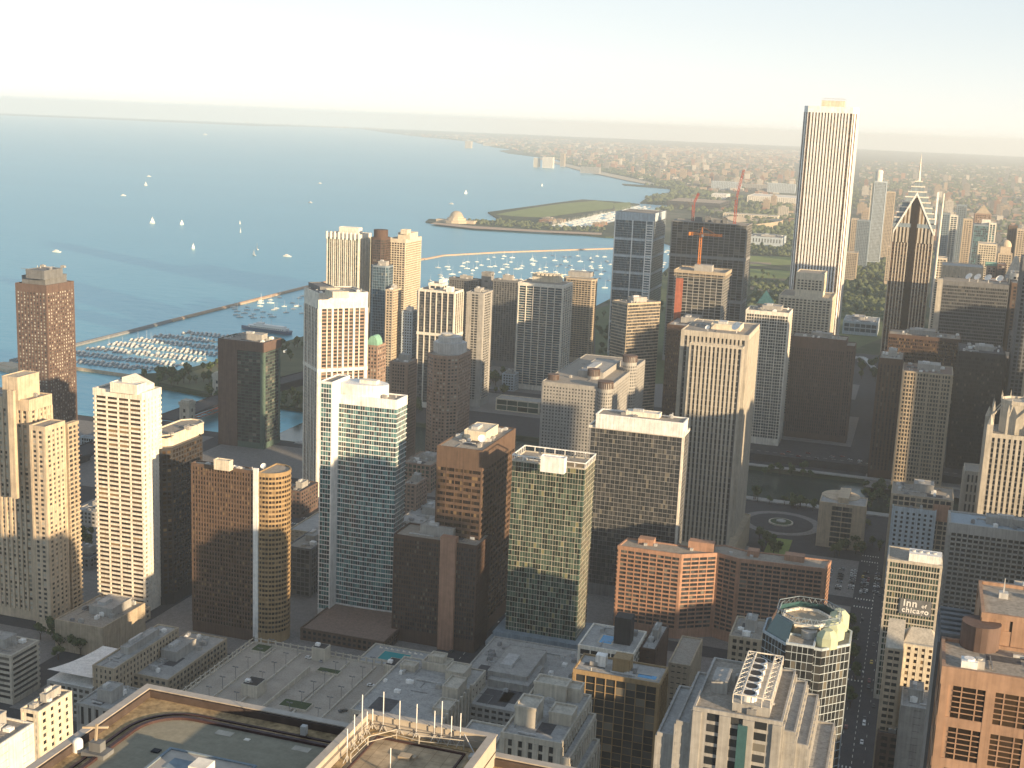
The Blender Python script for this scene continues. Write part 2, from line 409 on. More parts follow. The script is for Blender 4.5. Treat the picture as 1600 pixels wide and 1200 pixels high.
# ------------------------------------------------------------------ setting: water, land, haze
def water_mat():
    m = bpy.data.materials.new('lake_water'); m.use_nodes = True; nt = m.node_tree; L = nt.links.new
    b = nt.nodes['Principled BSDF']; b.inputs['Base Color'].default_value = (.035, .115, .15, 1)
    b.inputs['Roughness'].default_value = .35; b.inputs['Metallic'].default_value = .8
    tc = node(nt, 'ShaderNodeTexCoord'); mp = node(nt, 'ShaderNodeMapping'); mp.inputs['Scale'].default_value = (.5, 1, 1); mp.inputs['Rotation'].default_value = (0, 0, .4)
    n1 = node(nt, 'ShaderNodeTexNoise'); n1.inputs['Scale'].default_value = .05; n1.inputs['Detail'].default_value = 8; n1.inputs['Roughness'].default_value = .6
    n2 = node(nt, 'ShaderNodeTexNoise'); n2.inputs['Scale'].default_value = .0016; n2.inputs['Detail'].default_value = 4
    L(tc.outputs['Object'], mp.inputs[0]); L(mp.outputs[0], n1.inputs[0]); L(mp.outputs[0], n2.inputs[0])
    bp = node(nt, 'ShaderNodeBump'); bp.inputs['Strength'].default_value = .8; bp.inputs['Distance'].default_value = 3
    L(n1.outputs[0], bp.inputs['Height']); L(bp.outputs[0], b.inputs['Normal'])
    mx = node(nt, 'ShaderNodeMix', data_type='RGBA'); mx.inputs['A'].default_value = (.12, .42, .53, 1); mx.inputs['B'].default_value = (.13, .44, .55, 1)
    mr = node(nt, 'ShaderNodeMapRange'); mr.inputs[1].default_value = .4; mr.inputs[2].default_value = .6
    L(n2.outputs[0], mr.inputs[0]); L(mr.outputs[0], mx.inputs['Factor']); L(mx.outputs['Result'], b.inputs['Base Color'])
    return m
def land_mat():
    m = bpy.data.materials.new('land'); m.use_nodes = True; nt = m.node_tree; L = nt.links.new
    b = nt.nodes['Principled BSDF']; b.inputs['Roughness'].default_value = .95; b.inputs['Specular IOR Level'].default_value = .1
    tc = node(nt, 'ShaderNodeTexCoord')
    def nz(s, d, r=.6):
        n = node(nt, 'ShaderNodeTexNoise'); n.inputs['Scale'].default_value = s; n.inputs['Detail'].default_value = d; n.inputs['Roughness'].default_value = r
        L(tc.outputs['Object'], n.inputs[0]); return n
    a, c = nz(.0012, 5), nz(.012, 6, .75)
    def ramp(src, lo, hi):
        r = node(nt, 'ShaderNodeMapRange'); r.inputs[1].default_value = lo; r.inputs[2].default_value = hi; L(src.outputs[0], r.inputs[0]); return r
    m1 = node(nt, 'ShaderNodeMix', data_type='RGBA'); m1.inputs['A'].default_value = (.05,.07,.035,1); m1.inputs['B'].default_value = (.17,.15,.115,1)
    L(ramp(c, .45, .62).outputs[0], m1.inputs['Factor'])
    m2 = node(nt, 'ShaderNodeMix', data_type='RGBA'); m2.inputs['A'].default_value = (.045,.06,.03,1)
    L(m1.outputs['Result'], m2.inputs['B']); L(ramp(a, .4, .55).outputs[0], m2.inputs['Factor'])
    L(m2.outputs['Result'], b.inputs['Base Color']); return m
PZ = lambda u, v: tuple(P(u, v, -4).xy)
RAD = 31500
coast = [(-830,-2500),(-830,1088),(-300,1092),(-100,1098),(420,1100),(420,1205),(-120,1205),(-300,1212),(-690,1225),(-790,1245),(-880,1262),(-885,1290),
 (-860,1312),(-848,1340),(-840,1420),(-832,1640),(-700,1690),(-600,1760),(-545,1900),(-541,2185),(-543,2802),(-560,3000),(-610,3400),(-700,3570),(-787,3640),(-872,3600),
 PZ(850,362),PZ(740,356),PZ(700,353),(-1467,3696),PZ(670,344),PZ(735,345),PZ(785,347),PZ(770,338),(-1456,4252),(-1438,4627),(-1421,5004),PZ(910,313),(-1259,5322),
 (-1135,5250),(-1125,3860),(-1060,3800),(-990,3850),(-985,5300),PZ(1000,318),PZ(1015,307),PZ(1045,302),PZ(1050,296),PZ(975,290),PZ(972,288),(-1372,6988),
 PZ(1010,284),PZ(985,278),PZ(940,270),PZ(900,262),PZ(870,250),PZ(835,245),PZ(795,240),PZ(780,236),PZ(800,234),PZ(770,230),PZ(740,222),PZ(700,218),PZ(640,212),PZ(600,207),PZ(560,201),PZ(480,198),PZ(400,197),PZ(300,192.5),PZ(150,186),PZ(0,180),(-24500,19790)]
a0 = math.atan2(19790,-24500)
arc = [(RAD*math.cos(a0*(1-t/40)+0*t), RAD*math.sin(a0*(1-t/40))) for t in range(0, 41)]
land_poly = coast+arc+[(31400,-2500)]
def in_poly(x, y, poly):
    c = False; j = len(poly)-1
    for i in range(len(poly)):
        xi, yi = poly[i][0], poly[i][1]; xj, yj = poly[j][0], poly[j][1]
        if (yi > y) != (yj > y) and x < (xj-xi)*(y-yi)/(yj-yi)+xi: c = not c
        j = i
    return c
def sheet(name, poly, z, m, skirt=0, kind='structure'):
    b = MB(); tr = tessellate_polygon([[Vector((p[0],p[1],0)) for p in poly]])
    b.v = [(p[0],p[1],z) for p in poly]
    for t in tr:
        a, c, d = (Vector(b.v[i]) for i in t)
        b.f.append(tuple(t) if (c-a).cross(d-a).z > 0 else tuple(t)[::-1]); b.mi.append(0)
    if skirt:
        n = len(poly); k = len(b.v); b.v += [(p[0],p[1],z-skirt) for p in poly]
        for i in range(n):
            j = (i+1)%n; b.f.append((i, k+i, k+j, j)); b.mi.append(0)
    return b.build(name, m, kind=kind)
wpoly = [(RAD*.999*math.cos(2*math.pi*i/160), RAD*.999*math.sin(2*math.pi*i/160)) for i in range(160)]
sheet('water', wpoly, -4, water_mat())
sheet('river', [(-600,1080),(-300,1080),(400,1090),(400,1210),(-120,1210),(-300,1216),(-600,1226)], -3.9, mat('river_water', (.02,.045,.04), .2, .2, .02, False, spec=.5))
sheet('ground', land_poly, 0, land_mat(), skirt=6)
asphalt = mat('asphalt', (.055,.055,.06), .95, .3, .15, False)
paving = mat('paving', (.20,.19,.18), .95, .25, .3, False)
grass = mat('lawn', (.19,.235,.065), .95, .3, .02, False)
soil = mat('bare_soil', (.34,.26,.17), .95, .2, .02, False)
sandm = mat('sand', (.50,.42,.30), .95, .15, .02, False)
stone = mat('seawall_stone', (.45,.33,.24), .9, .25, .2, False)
sheet('road', [(-826,-300),(-826,1086),(-300,1090),(380,1098),(380,-300)], .05, asphalt)
sheet('road', [(-830,1265),(-690,1229),(-300,1216),(380,1209),(380,1930),(-545,1930),(-600,1765),(-820,1640)], .05, asphalt)
# haze
hb = MB(); hb.box(-RAD-300,-RAD-300,-11,RAD+300,RAD+300,360)
hm = bpy.data.materials.new('haze'); hm.use_nodes = True; hn = hm.node_tree; hn.nodes.remove(hn.nodes['Principled BSDF'])
pv = hn.nodes.new('ShaderNodeVolumePrincipled'); pv.inputs['Density'].default_value = HAZE; pv.inputs['Color'].default_value = (*HAZE_COL, 1); pv.inputs['Anisotropy'].default_value = .1
hn.links.new(pv.outputs[0], hn.nodes['Material Output'].inputs['Volume'])
hb.build('haze', hm, kind='stuff')

# ------------------------------------------------------------------ towers
def S(**k): return k
# --- left edge
t = T('apartment_tower', 'sunlit beige stepped apartment tower at the left edge with stacked bay windows', 'apartment tower', 'W', 45,625, -75,80,
      S(w='beige', g='curtain', fh=2.95, bh=1.2, bp=.25, bay=3.4, pw=1.5, pp=.8, cw=1.6, top=7), H=140, top=None)
sub(t, 'W', 70,667, 128, 46,101, S(w='beige', g='blind', fh=2.95, bh=1.4, bp=.1, bay=3.8, pw=1.9, pp=.3, cw=1.4, top=3), z0=0, name='lower_wing')
sub(t, 'W', 105,662, 125, 101,120, S(w='tan', g='dark', fh=2.95, bh=1.2, bp=.8, bay=3.4, pw=1.2, pp=.4, cw=.8, top=2), z0=0, name='rear_wing')
plain(t, 'W', 27,591, 153, 3,61, 'beige'); plain(t, 'W', 20,612, 146, 11,24, 'beige', 'shaft', z0=80)
rooftop(t, 3, 'beige', False)
t = T('apartment_tower', 'tall red-brown brick tower with stepped dark crown standing alone before the lake', 'apartment tower', 'W', 72,446, 24,115,
      S(w='dbrick', g='curtain', fh=2.75, bh=1.35, bp=.15, bay=3.1, pw=1.6, pp=.3, cw=1.2, top=7), H=165, top=None)
plain(t, 'W', 70,434, 171, 34,104, 'dgrey', 'upper_block'); plain(t, 'W', 69,424, 177, 40,98, 'dgrey', 'crown', z0=170); rooftop(t, 3, 'cream', False, H=177.6)
t = T('apartment_tower', 'cream apartment tower with dark strip windows and slanted white rooftop enclosure', 'apartment tower', 'W', 221,614, 148,249,
      S(w='white', g='brown', fh=2.95, bh=1.3, bp=.9, bay=7.2, pw=.9, pp=.7, cw=.6, top=4.5, edge={1:dict(bay=4, pw=2.8, pp=.92, cw=2)}), H=143, top=None)
plain(t, 'W', 214,603, 148, 172,229, 'white'); rooftop(t, 4, 'white', False)
b = MB(); q = t.quad; c = q[1]+(q[2]-q[1])*.25
b.prism([q[0]+(q[1]-q[0])*.55+(q[3]-q[0])*.1, q[1]+(q[2]-q[1])*.1-(q[1]-q[0])*.05, q[2]-(q[2]-q[1])*.15-(q[1]-q[0])*.05, q[3]+(q[2]-q[3])*.55-(q[3]-q[0])*.15], 142.3, 150, zt=[151,146,146,151])
b.build('slanted_screen', wm('white'), t.root)
t = T('office_tower', 'near-black bronze tower with curved corner below a cream roof wall', 'tower', 'W', 262,703, 226,322,
      S(w='black', g='brown', fh=3.0, bh=1.1, bp=.2, bay=3, pw=.9, pp=.25, cw=.5, top=1.5), H=104, top=None, cham=5)
sub(t, 'W', 262,681, 111, 226,324, S(w='cream', blank=True, top=1), name='cream_roof_wall', cham=5); rooftop(t, 4, 'cream', False, H=111)
t = T('apartment_tower', 'bronze-brown slab tower with a white end wall and cooling units on its roof', 'tower', 'W', 397,736, 299,405,
      S(w='brown', g='brown', fh=2.9, bh=1.1, bp=.15, bay=1.9, pw=.7, pp=.35, cw=.6, top=2, edge={1:dict(blank=True)}), H=107, top=None)
b = MB(); a = t.quad[1]; 
for k_ in (0,): b.prism([a+Vector((-.05,-1.2)), a+Vector((3,-1.2)), a+Vector((3,.2)), a+Vector((-.05,.2))], 0, 109)
b.build('white_end_fin', wm('whitemet'), t.root)
rr_ = 11.5; cc = a+Vector((2.2,0))+Vector((0,rr_)); pol = [cc+Vector((0,-rr_))]+[cc+Vector((3,0))+Vector((rr_*math.sin(rad(x)), -rr_*math.cos(rad(x)))) for x in range(0,181,20)]+[cc+Vector((0,rr_))]
facade(t.root, pol, 0, 106.5, S(w='gold', g='brown', fh=2.9, bh=1.3, bp=.25, bay=1.6, pw=.3, pp=.2, cw=.1, top=2.5), name='rounded_end', lim=0)
dish(t.root, cc.x, cc.y-4, 106, 1.8, -1.6)
plain(t, 'W', 358,722, 112, 334,364, 'cream', 'cooling_unit'); rooftop(t, 5, 'concrete', False)
t = T('office_tower', 'dark brick tower with green glazed balconies near the river bridge', 'tower', 'W', 412,536, 342,438,
      S(w='greenmet', c='dbrown', g='grey', fh=3.1, bh=.45, bp=.5, bay=4.2, pw=.2, pp=.15, cw=3.6, top=1), y=1050)
b = MB(); q = t.quad; b.ring(offset(q,.75), offset(q,-.3), t.H-9, t.H+.2); b.build('brick_parapet', wm('dbrick'), t.root)
b = MB(); b.prism([q[0]+Vector(v) for v in ((-.7,-.7),((q[1]-q[0]).length*.42,-.7),((q[1]-q[0]).length*.42,.1),(-.7,.1))], 0, t.H-8.9); b.build('brick_bay', wm('dbrick'), t.root)
t = T('apartment_tower', 'tall white tower with brown panels between broad white piers, behind the teal glass tower', 'apartment tower', 'W', 498,458, 476,575,
      S(w='white', c='brick', g='grey', fh=2.9, bh=1.1, bp=0, bay=4.4, pw=.8, pp=.6, big=2, cw=2.6, top=13, belts=(.62,)), H=172, rot=45, top=None)
plain(t, 'W', 520,457, 176, 508,545, 'cream', rot=45); plain(t, 'W', 500,449, 175, 482,520, 'dgrey', 'louvred_box', rot=45, d=12, z0=170); rooftop(t, 6, 'white', False)
t = T('glass_tower', 'broad teal glass apartment tower with white floor lines and a round white rooftop drum', 'glass tower', 'W', 620,625, 503,636,
      S(w='whitemet', c='bluegrey', g='teal', fh=3.05, bh=.5, bp=.3, bay=1.6, pw=.12, pp=.15, big=0, cw=.1, top=6), H=145, top=None, bulge=1.2)
sub(t, 'W', 519,597, 154, 501,546, S(w='whitemet', c='bluegrey', g='teal', fh=3.05, bh=.5, bp=.3, bay=1.8, pw=.12, pp=.15, cw=.5, top=1.5, edge={1:dict(blank=True)}), z0=0, name='stair_tower', lim=60)
b = MB(); q = t.quad; c = (q[0]+q[1]+q[2]+q[3])/4; b.cyl(c.x-1, c.y, 144.2, 152, 17, ry=9.5, n=36); b.build('rooftop_drum', wm('whitemet'), t.root)
b = MB(); b.box(c.x-2, c.y-3, 151.9, c.x+9, c.y+3, 154); b.build('penthouse', wm('white'), t.root); rooftop(t, 5, 'white', False)
t = T('office_tower', 'rust-brown office tower with crowded plant and a dish on its flat roof', 'office tower', 'W', 754,704, 684,805,
      S(w='brown', g='brown', fh=3.8, bh=1.7, bp=.3, bay=5.2, pw=.35, pp=.45, cw=.5, top=13, split=3), H=123, roofmat=roofm(), top=None)
rooftop(t, 16, 'cream', True, scale=1); q = t.quad; dish(t.root, q[1].x-6, q[1].y+16, 122.3, 2.6, -1.2)
t = T('apartment_building', 'dark brown apartment block with one orange brick pylon on its front', 'apartment block', 'W', 746,853, 616,752,
      S(w='dbrown', g='grey', fh=2.9, bh=1.0, bp=.12, bay=1.6, pw=.55, pp=.3, cw=.6, top=2.5), H=68, d=24)
pl, wd, dp = plan('W', 714,840, 71.5, 690,716, d=5); pl = [p-t.c+Vector((0,-2)) for p in pl]; b = MB(); b.prism(pl, 0, 71.5); b.build('brick_pylon', wm('orange'), t.root)
t = T('glass_tower', 'green glass tower with mottled panes and an open white crown, centre foreground', 'glass tower', 'W', 914,732, 801,934,
      S(w='limestone', c='greenmet', g='green', fh=3.2, bh=.24, bp=.14, bay=1.65, pw=.1, pp=.12, big=4, cw=.3, top=.6), H=122, d=24, top=None, lim=100)
q = t.quad
b = MB(); b.ring(offset(q,.4), offset(q,-.1), 124.6, 125.2)
for i in range(4):
    for k in range(7): p_ = q[i]+(q[(i+1)%4]-q[i])*(k/7); b.bar((p_.x,p_.y,121.5),(p_.x,p_.y,124.8),.22)
b.build('crown_frame', wm('whitemet'), t.root); plain(t, 'W', 882,718, 130, 845,886, 'whitemet')
b = MB(); b.prism([q[0]+(q[1]-q[0])*x+(q[3]-q[0])*yy for x, yy in ((.66,.1),(.95,.1),(.95,.6),(.66,.6))], 121.2, 121.6); b.build('roof_deck', wm('gold'), t.root)
b = MB(); pp_ = offset(q, 6); b.prism(pp_, 0, 17); b.build('podium', wm('bluegrey'), t.root); rooftop(t, 3, 'white', False)
t = T('glass_tower', 'dark grey glass tower wearing a broad white mechanical crown', 'glass tower', 'W', 1067,681, 922,1075,
      S(w='grey', c='dgrey', g='grey', fh=3.1, bh=.28, bp=.25, bay=3.1, pw=.16, pp=.2, cw=.8, top=1.5, split=2), H=118, d=22, top=None)
sub(t, 'W', 1068,661, 127, 932,1072, S(w='whitemet', blank=True, top=1), name='white_crown', d=17); rooftop(t, 5, 'white', True, H=127, scale=.6)
b = MB(); q = t.quad; b.prism([q[1]+Vector(v) for v in ((-.4,-.5),(1.2,-.5),(1.2,.6),(-.4,.6))], 0, 121); b.build('corner_pier', wm('white'), t.root)
b = MB(); b.ring(offset(q,.7), offset(q,-.2), 116.6, 118.4); b.build('white_cornice', wm('white'), t.root)
# --- orange slab with folded front
H = 56; dep = 17
fr = [P(967,852,H).xy, P(1050,866,H).xy, P(1120,880,H).xy, P(1165,880,H).xy, P(1285,905,H).xy]
front = [fr[0], fr[1]]
a_ = fr[0]; pts = [a_]
for L_, ang in ((40,0),(24,32),(15,-20),(52,4)):
    pts.append(pts[-1]+Vector((math.cos(rad(ang)), math.sin(rad(ang))))*L_)
sc = (fr[4]-fr[0]).length/(pts[-1]-pts[0]).length; pts = [a_+(p-a_)*sc for p in pts]
back = [p+Vector((2,dep)) for p in pts]
t = T('apartment_building', 'orange brick apartment slab with a folded front and long bands of windows', 'apartment block', 'W', 0,0,0,0,
      S(w='orange', g='grey', fh=2.8, bh=.95, bp=.6, bay=5, pw=.6, pp=.5, cw=1.2, top=2.5, split=2), H=H, poly=pts+back[::-1], top=None)
for k, (x, ln) in enumerate(((.08,10),(.33,16),(.62,7),(.8,12))):
    p_ = pts[0]+(pts[-1]-pts[0])*x+Vector((0,9))-t.c; b = MB(); b.box(p_.x, p_.y, H-.8, p_.x+ln, p_.y+7, H+(5 if k == 1 else 3)); b.build('penthouse', wm('orange'), t.root)
for k in range(9):
    p_ = pts[0]+(pts[-1]-pts[0])*RND.uniform(.05,.95)+Vector((0,RND.uniform(6,14)))-t.c; b = MB(); b.box(p_.x, p_.y, H-.8, p_.x+2, p_.y+1.6, H+.8); b.build('air_handler', wm('steel'), t.root)
# --- river towers
t = T('office_tower', 'limestone tower with dense vertical piers and white dishes on its stepped top', 'office tower', 'W', 1170,524, 1065,1187,
      S(w='limestone', c='dgrey', g='dark', fh=3.9, bh=.9, bp=0, bay=2.9, pw=1.5, pp=.5, cw=2.4, top=4, edge={1:dict(bay=4,pw=2.2)}), H=172, top=None)
sub(t, 'W', 1161,543, 167, 1078,1163, S(w='limestone', c='dgrey', g='dark', fh=3.9, bh=.9, bp=0, bay=2.9, pw=1.5, pp=.5, cw=1, top=1.5), name='front_bay', d=6, z0=0)
rooftop(t, 6, 'cream', True); q = t.quad; dish(t.root, q[0].x+18, q[0].y+6, 171.5, 1.9, -2); dish(t.root, q[1].x-10, q[1].y+8, 171.5, 3.6, -2.2)
b = MB(); q = t.quad; b.prism([q[0]+Vector((2,-38)), q[1]+Vector((5,-38)), q[2]+Vector((5,0)), q[3]+Vector((2,0))], 0, 21); b.ring([q[0]+Vector((1.9,-38.1)), q[1]+Vector((5.1,-38.1)), q[2]+Vector((5.1,.1)), q[3]+Vector((1.9,.1))],[q[0]+Vector((2.5,-37.5)), q[1]+Vector((4.5,-37.5)), q[2]+Vector((4.5,-.5)), q[3]+Vector((2.5,-.5))], 20.5, 22)
b.build('podium', wm('tan'), t.root)
t = T('hotel', 'pale grey hotel slab with small square windows and round turrets', 'hotel', 'W', 950,606, 847,1008,
      S(w='concrete', g='grey', fh=3.0, bh=1.5, bp=.1, bay=2.9, pw=1.5, pp=.2, cw=1.4, top=4), y=1075, top=None)
q = t.quad; ws = wm('concrete')
for (x, yy, r_, h_, up) in ((.1,.1,4.6,3,0),(.62,.25,5.2,7,0),(.95,.02,6.5,4,1),(.97,.6,6.5,13,1)):
    p_ = q[0]+(q[1]-q[0])*x+(q[3]-q[0])*yy; b = MB(); z1 = t.H+h_
    b.cyl(p_.x, p_.y, 0 if up else t.H-1, z1, r_, n=24); b.build('round_turret', ws, t.root)
    b = MB()
    for i in range(24): an = 2*math.pi*i/24; b.box(p_.x+(r_+.1)*math.cos(an)-.35, p_.y+(r_+.1)*math.sin(an)-.35, z1-5, p_.x+(r_+.1)*math.cos(an)+.35, p_.y+(r_+.1)*math.sin(an)+.35, z1+.5)
    b.cyl(p_.x, p_.y, z1+.4, z1+1.1, r_+.5, n=24); b.build('turret_colonnade', wm('dbrick'), t.root)
    if up:
        wb = MB()
        for f in range(int((z1-12)/3)):
            for i in range(20):
                a1 = 2*math.pi*(i+.25)/20; a2 = 2*math.pi*(i+.75)/20; z = 5+f*3; R_ = r_+.08
                wb.face([(p_.x+R_*math.cos(a1),p_.y+R_*math.sin(a1),z),(p_.x+R_*math.cos(a2),p_.y+R_*math.sin(a2),z),(p_.x+R_*math.cos(a2),p_.y+R_*math.sin(a2),z+1.5),(p_.x+R_*math.cos(a1),p_.y+R_*math.sin(a1),z+1.5)])
        wb.build('turret_window', gm('grey'), t.root, kind='stuff')
rooftop(t, 5, 'concrete', True)
t = T('apartment_tower', 'eight-sided red brick tower with pale grey-green crown by the river', 'apartment tower', 'W', 712,558, 664,741,
      S(w='brick', g='blind', fh=3.0, bh=1.4, bp=.15, bay=2.8, pw=1.0, pp=.25, cw=.8, top=3), y=1035, cham=8, top=None)
q = t.quad; c = Vector((0,0)); rx = (q[1]-q[0]).length/2
b = MB(); oc = [Vector((math.cos(rad(22.5+45*i)), math.sin(rad(22.5+45*i))))*rx*1.04 for i in range(8)]; b.prism(oc, t.H-1, t.H+9); b.build('crown', wm('steel'), t.root)
b = MB(); oc2 = [p*.72 for p in oc]; b.prism(oc2, t.H+7.9, t.H+14); b.build('crown_upper_tier', wm('steel'), t.root)
b = MB(); b.cyl(-3, 0, t.H+13.9, t.H+16, 4.5, r2=6, n=20); b.build('roof_bowl', wm('white'), t.root)
# --- harbour group
WP = S(w='white', g='grey', fh=3.0, bh=.9, bp=.2, bay=3, pw=.8, pp=.6, cw=1.2, top=3)
t = T('apartment_tower', 'white and green striped lakefront tower with scalloped top, leftmost at the harbour', 'apartment tower', 'W', 561,367, 511,580,
      S(w='white', c='greenmet', g='green', fh=3.0, bh=.5, bp=0, bay=2.8, pw=.7, pp=.7, big=3, cw=1.4, top=5), H=169, top=None)
q = t.quad
for i in range(9): p_ = q[0]+(q[1]-q[0])*(i/8); b = MB(); b.cyl(p_.x, p_.y-.6, 162, 171, 1.5, n=10); b.build('scalloped_cap', wm('white'), t.root)
plain(t, 'W', 560,357, 176, 530,566, 'white'); rooftop(t, 3, 'white', False)
t = T('apartment_tower', 'dark brown glass harbour tower with a rounded drum top', 'apartment tower', 'W', 600,372, 578,612,
      S(w='dbrown', g='dark', fh=3.0, bh=.8, bp=.15, bay=2.2, pw=.4, pp=.2, cw=.5, top=3), H=168, top=None, cham=4)
b = MB(); q = t.quad; b.cyl(0, 0, 167, 177, (q[1]-q[0]).length*.47, n=28); b.build('roof_drum', wm('dbrown'), t.root)
t = T('apartment_tower', 'square white gridded harbour tower, its west side fully sunlit', 'apartment tower', 'W', 634,374, 607,658,
      S(w='cream', g='brown', fh=2.9, bh=1.0, bp=.5, bay=3.6, pw=.8, pp=.55, cw=.8, top=5), H=165, top=None)
plain(t, 'W', 641,365, 172, 622,653, 'cream'); plain(t, 'W', 636,360, 176, 626,642, 'cream', 'lift_house', z0=171)
t = T('glass_tower', 'slim blue-grey glass tower with machinery on top in front of the gridded harbour tower', 'glass tower', 'W', 606,416, 579,616,
      S(w='bluegrey', g='blue', fh=3.1, bh=.4, bp=.15, bay=2.2, pw=.25, pp=.2, cw=.4, top=2), y=1330, cham=3)
t = T('apartment_tower', 'narrow buff tower lit gold along its west edge', 'apartment tower', 'W', 614,453, 603,627,
      S(w='beige', g='dark', fh=3.0, bh=1.3, bp=.2, bay=3, pw=1.2, pp=.3, cw=.8, top=2), y=1290)
t = T('apartment_tower', 'short white tower with blue-grey square windows and a white roof cube', 'apartment tower', 'W', 645,487, 628,653,
      S(w='paleblue', g='dark', fh=3.1, bh=1.4, bp=.15, bay=3, pw=1.4, pp=.2, cw=.8, top=2), y=1300, top=None)
rooftop(t, 1, 'whitemet', True)
WF = dict(w='white', c='dgrey', g='grey', fh=3.0, bh=.7, bp=0, bay=6.2, pw=1.1, pp=.8, cw=1.2, top=2.5, belts=(.62,), split=3)
t = T('apartment_tower', 'cluster of white framed glass towers with a taller white centre fin', 'apartment tower', 'W', 711,456, 654,724, S(**WF), y=1290, top=None)
sub(t, 'W', 690,444, t.H+6, 671,698, S(**WF), name='centre_wing'); plain(t, 'W', 692,438, t.H+9, 686,699, 'whitemet', 'centre_fin', z0=t.H+5); plain(t, 'W', 706,450, t.H+4, 697,710, 'whitemet', 'roof_cube')
t = T('apartment_tower', 'dark grey ribbed slab, left wing of a dark pair before the yacht harbour', 'apartment tower', 'W', 748,437, 702,753,
      S(w='dgrey', g='grey', fh=2.8, bh=.7, bp=.1, bay=3.4, pw=.9, pp=.5, cw=.8, top=3), y=1585)
t = T('apartment_tower', 'grey lift core rising above a dark pair of slabs', 'apartment tower', 'W', 767,426, 753,772, S(w='grey', g='grey', fh=8, bh=6.5, bay=9, pw=7, pp=.1, cw=.5, top=3), y=1590, top=None)
t = T('apartment_tower', 'dark grey ribbed slab, right wing of a dark pair before the yacht harbour', 'apartment tower', 'W', 810,439, 771,816,
      S(w='dgrey', g='grey', fh=2.8, bh=.7, bp=.1, bay=3.4, pw=.9, pp=.5, cw=.8, top=3), y=1560)
t = T('apartment_tower', 'tan-roofed tower with two blank grey panels and orange-lit west balconies', 'apartment tower', 'W', 755,458, 730,769,
      S(w='concrete', g='dark', fh=2.9, bh=.9, bp=.7, bay=3.6, pw=.8, pp=.5, cw=5.5, top=2, edge={1:dict(cw=.8, bay=4.5)}), y=1320)
t = T('apartment_building', 'reddish brick mid-rise in the shadow between the lakefront towers', 'apartment block', 'W', 637,567, 609,652,
      S(w='brick', g='dark', fh=3.0, bh=1.3, bp=.15, bay=2.6, pw=1.0, pp=.25, cw=2.5, top=2.5), y=1075)
t = T('apartment_building', 'brick building with a green copper round gable behind the white tower', 'apartment block', 'W', 590,540, 574,603,
      S(w='brick', g='blind', fh=3.2, bh=1.3, bp=.2, bay=3, pw=1.0, pp=.35, cw=.8, top=2), y=1010, top=None)
b = MB(); q = t.quad; n_ = 10; L_ = (q[1]-q[0]).length; D_ = (q[3]-q[0]).length
arc_ = [(q[0].x+L_/2-L_/2*math.cos(math.pi*i/n_), t.H-.8+9*math.sin(math.pi*i/n_)) for i in range(n_+1)]
for i in range(n_):
    (xa, za), (xb, zb) = arc_[i], arc_[i+1]; b.face([(xa,q[0].y,za),(xb,q[0].y,zb),(xb,q[0].y+D_*.6,zb),(xa,q[0].y+D_*.6,za)][::-1])
b.face([(x,q[0].y,z) for x, z in arc_][::-1]); b.face([(x,q[0].y+D_*.6,z) for x, z in arc_]); b.build('copper_vault', wm('copper'), t.root)
# --- Lakeshore East
t = T('apartment_tower', 'white balconied tower with five tall white fins, upper part sunlit', 'apartment tower', 'W', 880,446, 811,894,
      S(w='white', c='bluegrey', g='blue', fh=2.9, bh=.55, bp=.8, bay=9, pw=.8, pp=1.3, cw=.8, top=4, split=3), y=1440, top=None)
plain(t, 'W', 874,431, t.H+8, 832,880, 'cream')
for k in range(5): b = MB(); x = -10+k*5; b.box(x, -3, t.H+7.5, x+3, 3, t.H+10); b.build('chimney_stack', wm('cream'), t.root)
t = T('apartment_tower', 'grey-brown balconied tower with lighter capped top and base by a lawn', 'apartment tower', 'W', 929,437, 881,934,
      S(w='tan', g='dark', fh=2.9, bh=.9, bp=.8, bay=4, pw=.5, pp=.7, cw=.8, top=2.5), y=1640, cham=4, top=None)
plain(t, 'W', 923,427, t.H+5, 888,928, 'concrete', 'crown')
t = T('glass_tower', 'blue glass tower with a white grid and a narrow ladder of white bars', 'glass tower', 'W', 1022,334, 962,1041,
      S(w='paleblue', c='bluegrey', g='blue', fh=3.3, bh=.3, bp=.12, bay=2, pw=.15, pp=.12, cw=.6, top=11, belts=(.12,.235,.35,.465,.58,.695,.81), edge={0:dict(bay=2, big=9)}), H=200, top=None)
b = MB(); q = t.quad; e = (q[1]-q[0]); 
for fx in (0,.46,.82,.99):
    p_ = q[0]+e*fx; b.box(p_.x-.3, p_.y-.9, 5, p_.x+1.1, p_.y, 190)
nn_ = 52
for k in range(nn_): z = 10+k*3.4; p_ = q[0]+e*.83; b.box(p_.x, p_.y-.8, z, p_.x+e.length*.15, p_.y, z+1.3)
b.build('white_grid', wm('whitemet'), t.root)
t = T('hotel', 'three-cornered glass hotel, reflective bands catching gold light on its upper west side', 'hotel', 'W', 981,474, 957,1032,
      S(w='tan', g='grey', fh=3.2, bh=.9, bp=.1, bay=2, pw=.15, pp=.1, cw=.3, top=2), y=1265, rot=38, top='auto')
t = T('office_tower', 'dark brown box with a pale grey roof band in front of the concrete building shell', 'office tower', 'W', 1107,512, 1043,1123,
      S(w='dbrown', g='brown', fh=3.8, bh=1.8, bp=.1, bay=1.8, pw=.8, pp=.3, cw=.4, top=6), y=1290, roofmat=roofg())
SH = dict(w='concrete', c='dgrey', g='dark', fh=3.2, bh=.45, bp=.9, bay=6, pw=.7, pp=.2, cw=.5, top=.7, base=0)
t = T('building_shell', 'unfinished concrete tower shell with bare floor slabs and an orange tower crane', 'building under construction', 'W', 1131,428, 1057,1140, S(**SH), y=1345, top=None)
ORC = t
b = MB(); b.box(-9,-5,t.H-1,10,6,t.H+6); b.build('core_wall', wm('concrete'), t.root)
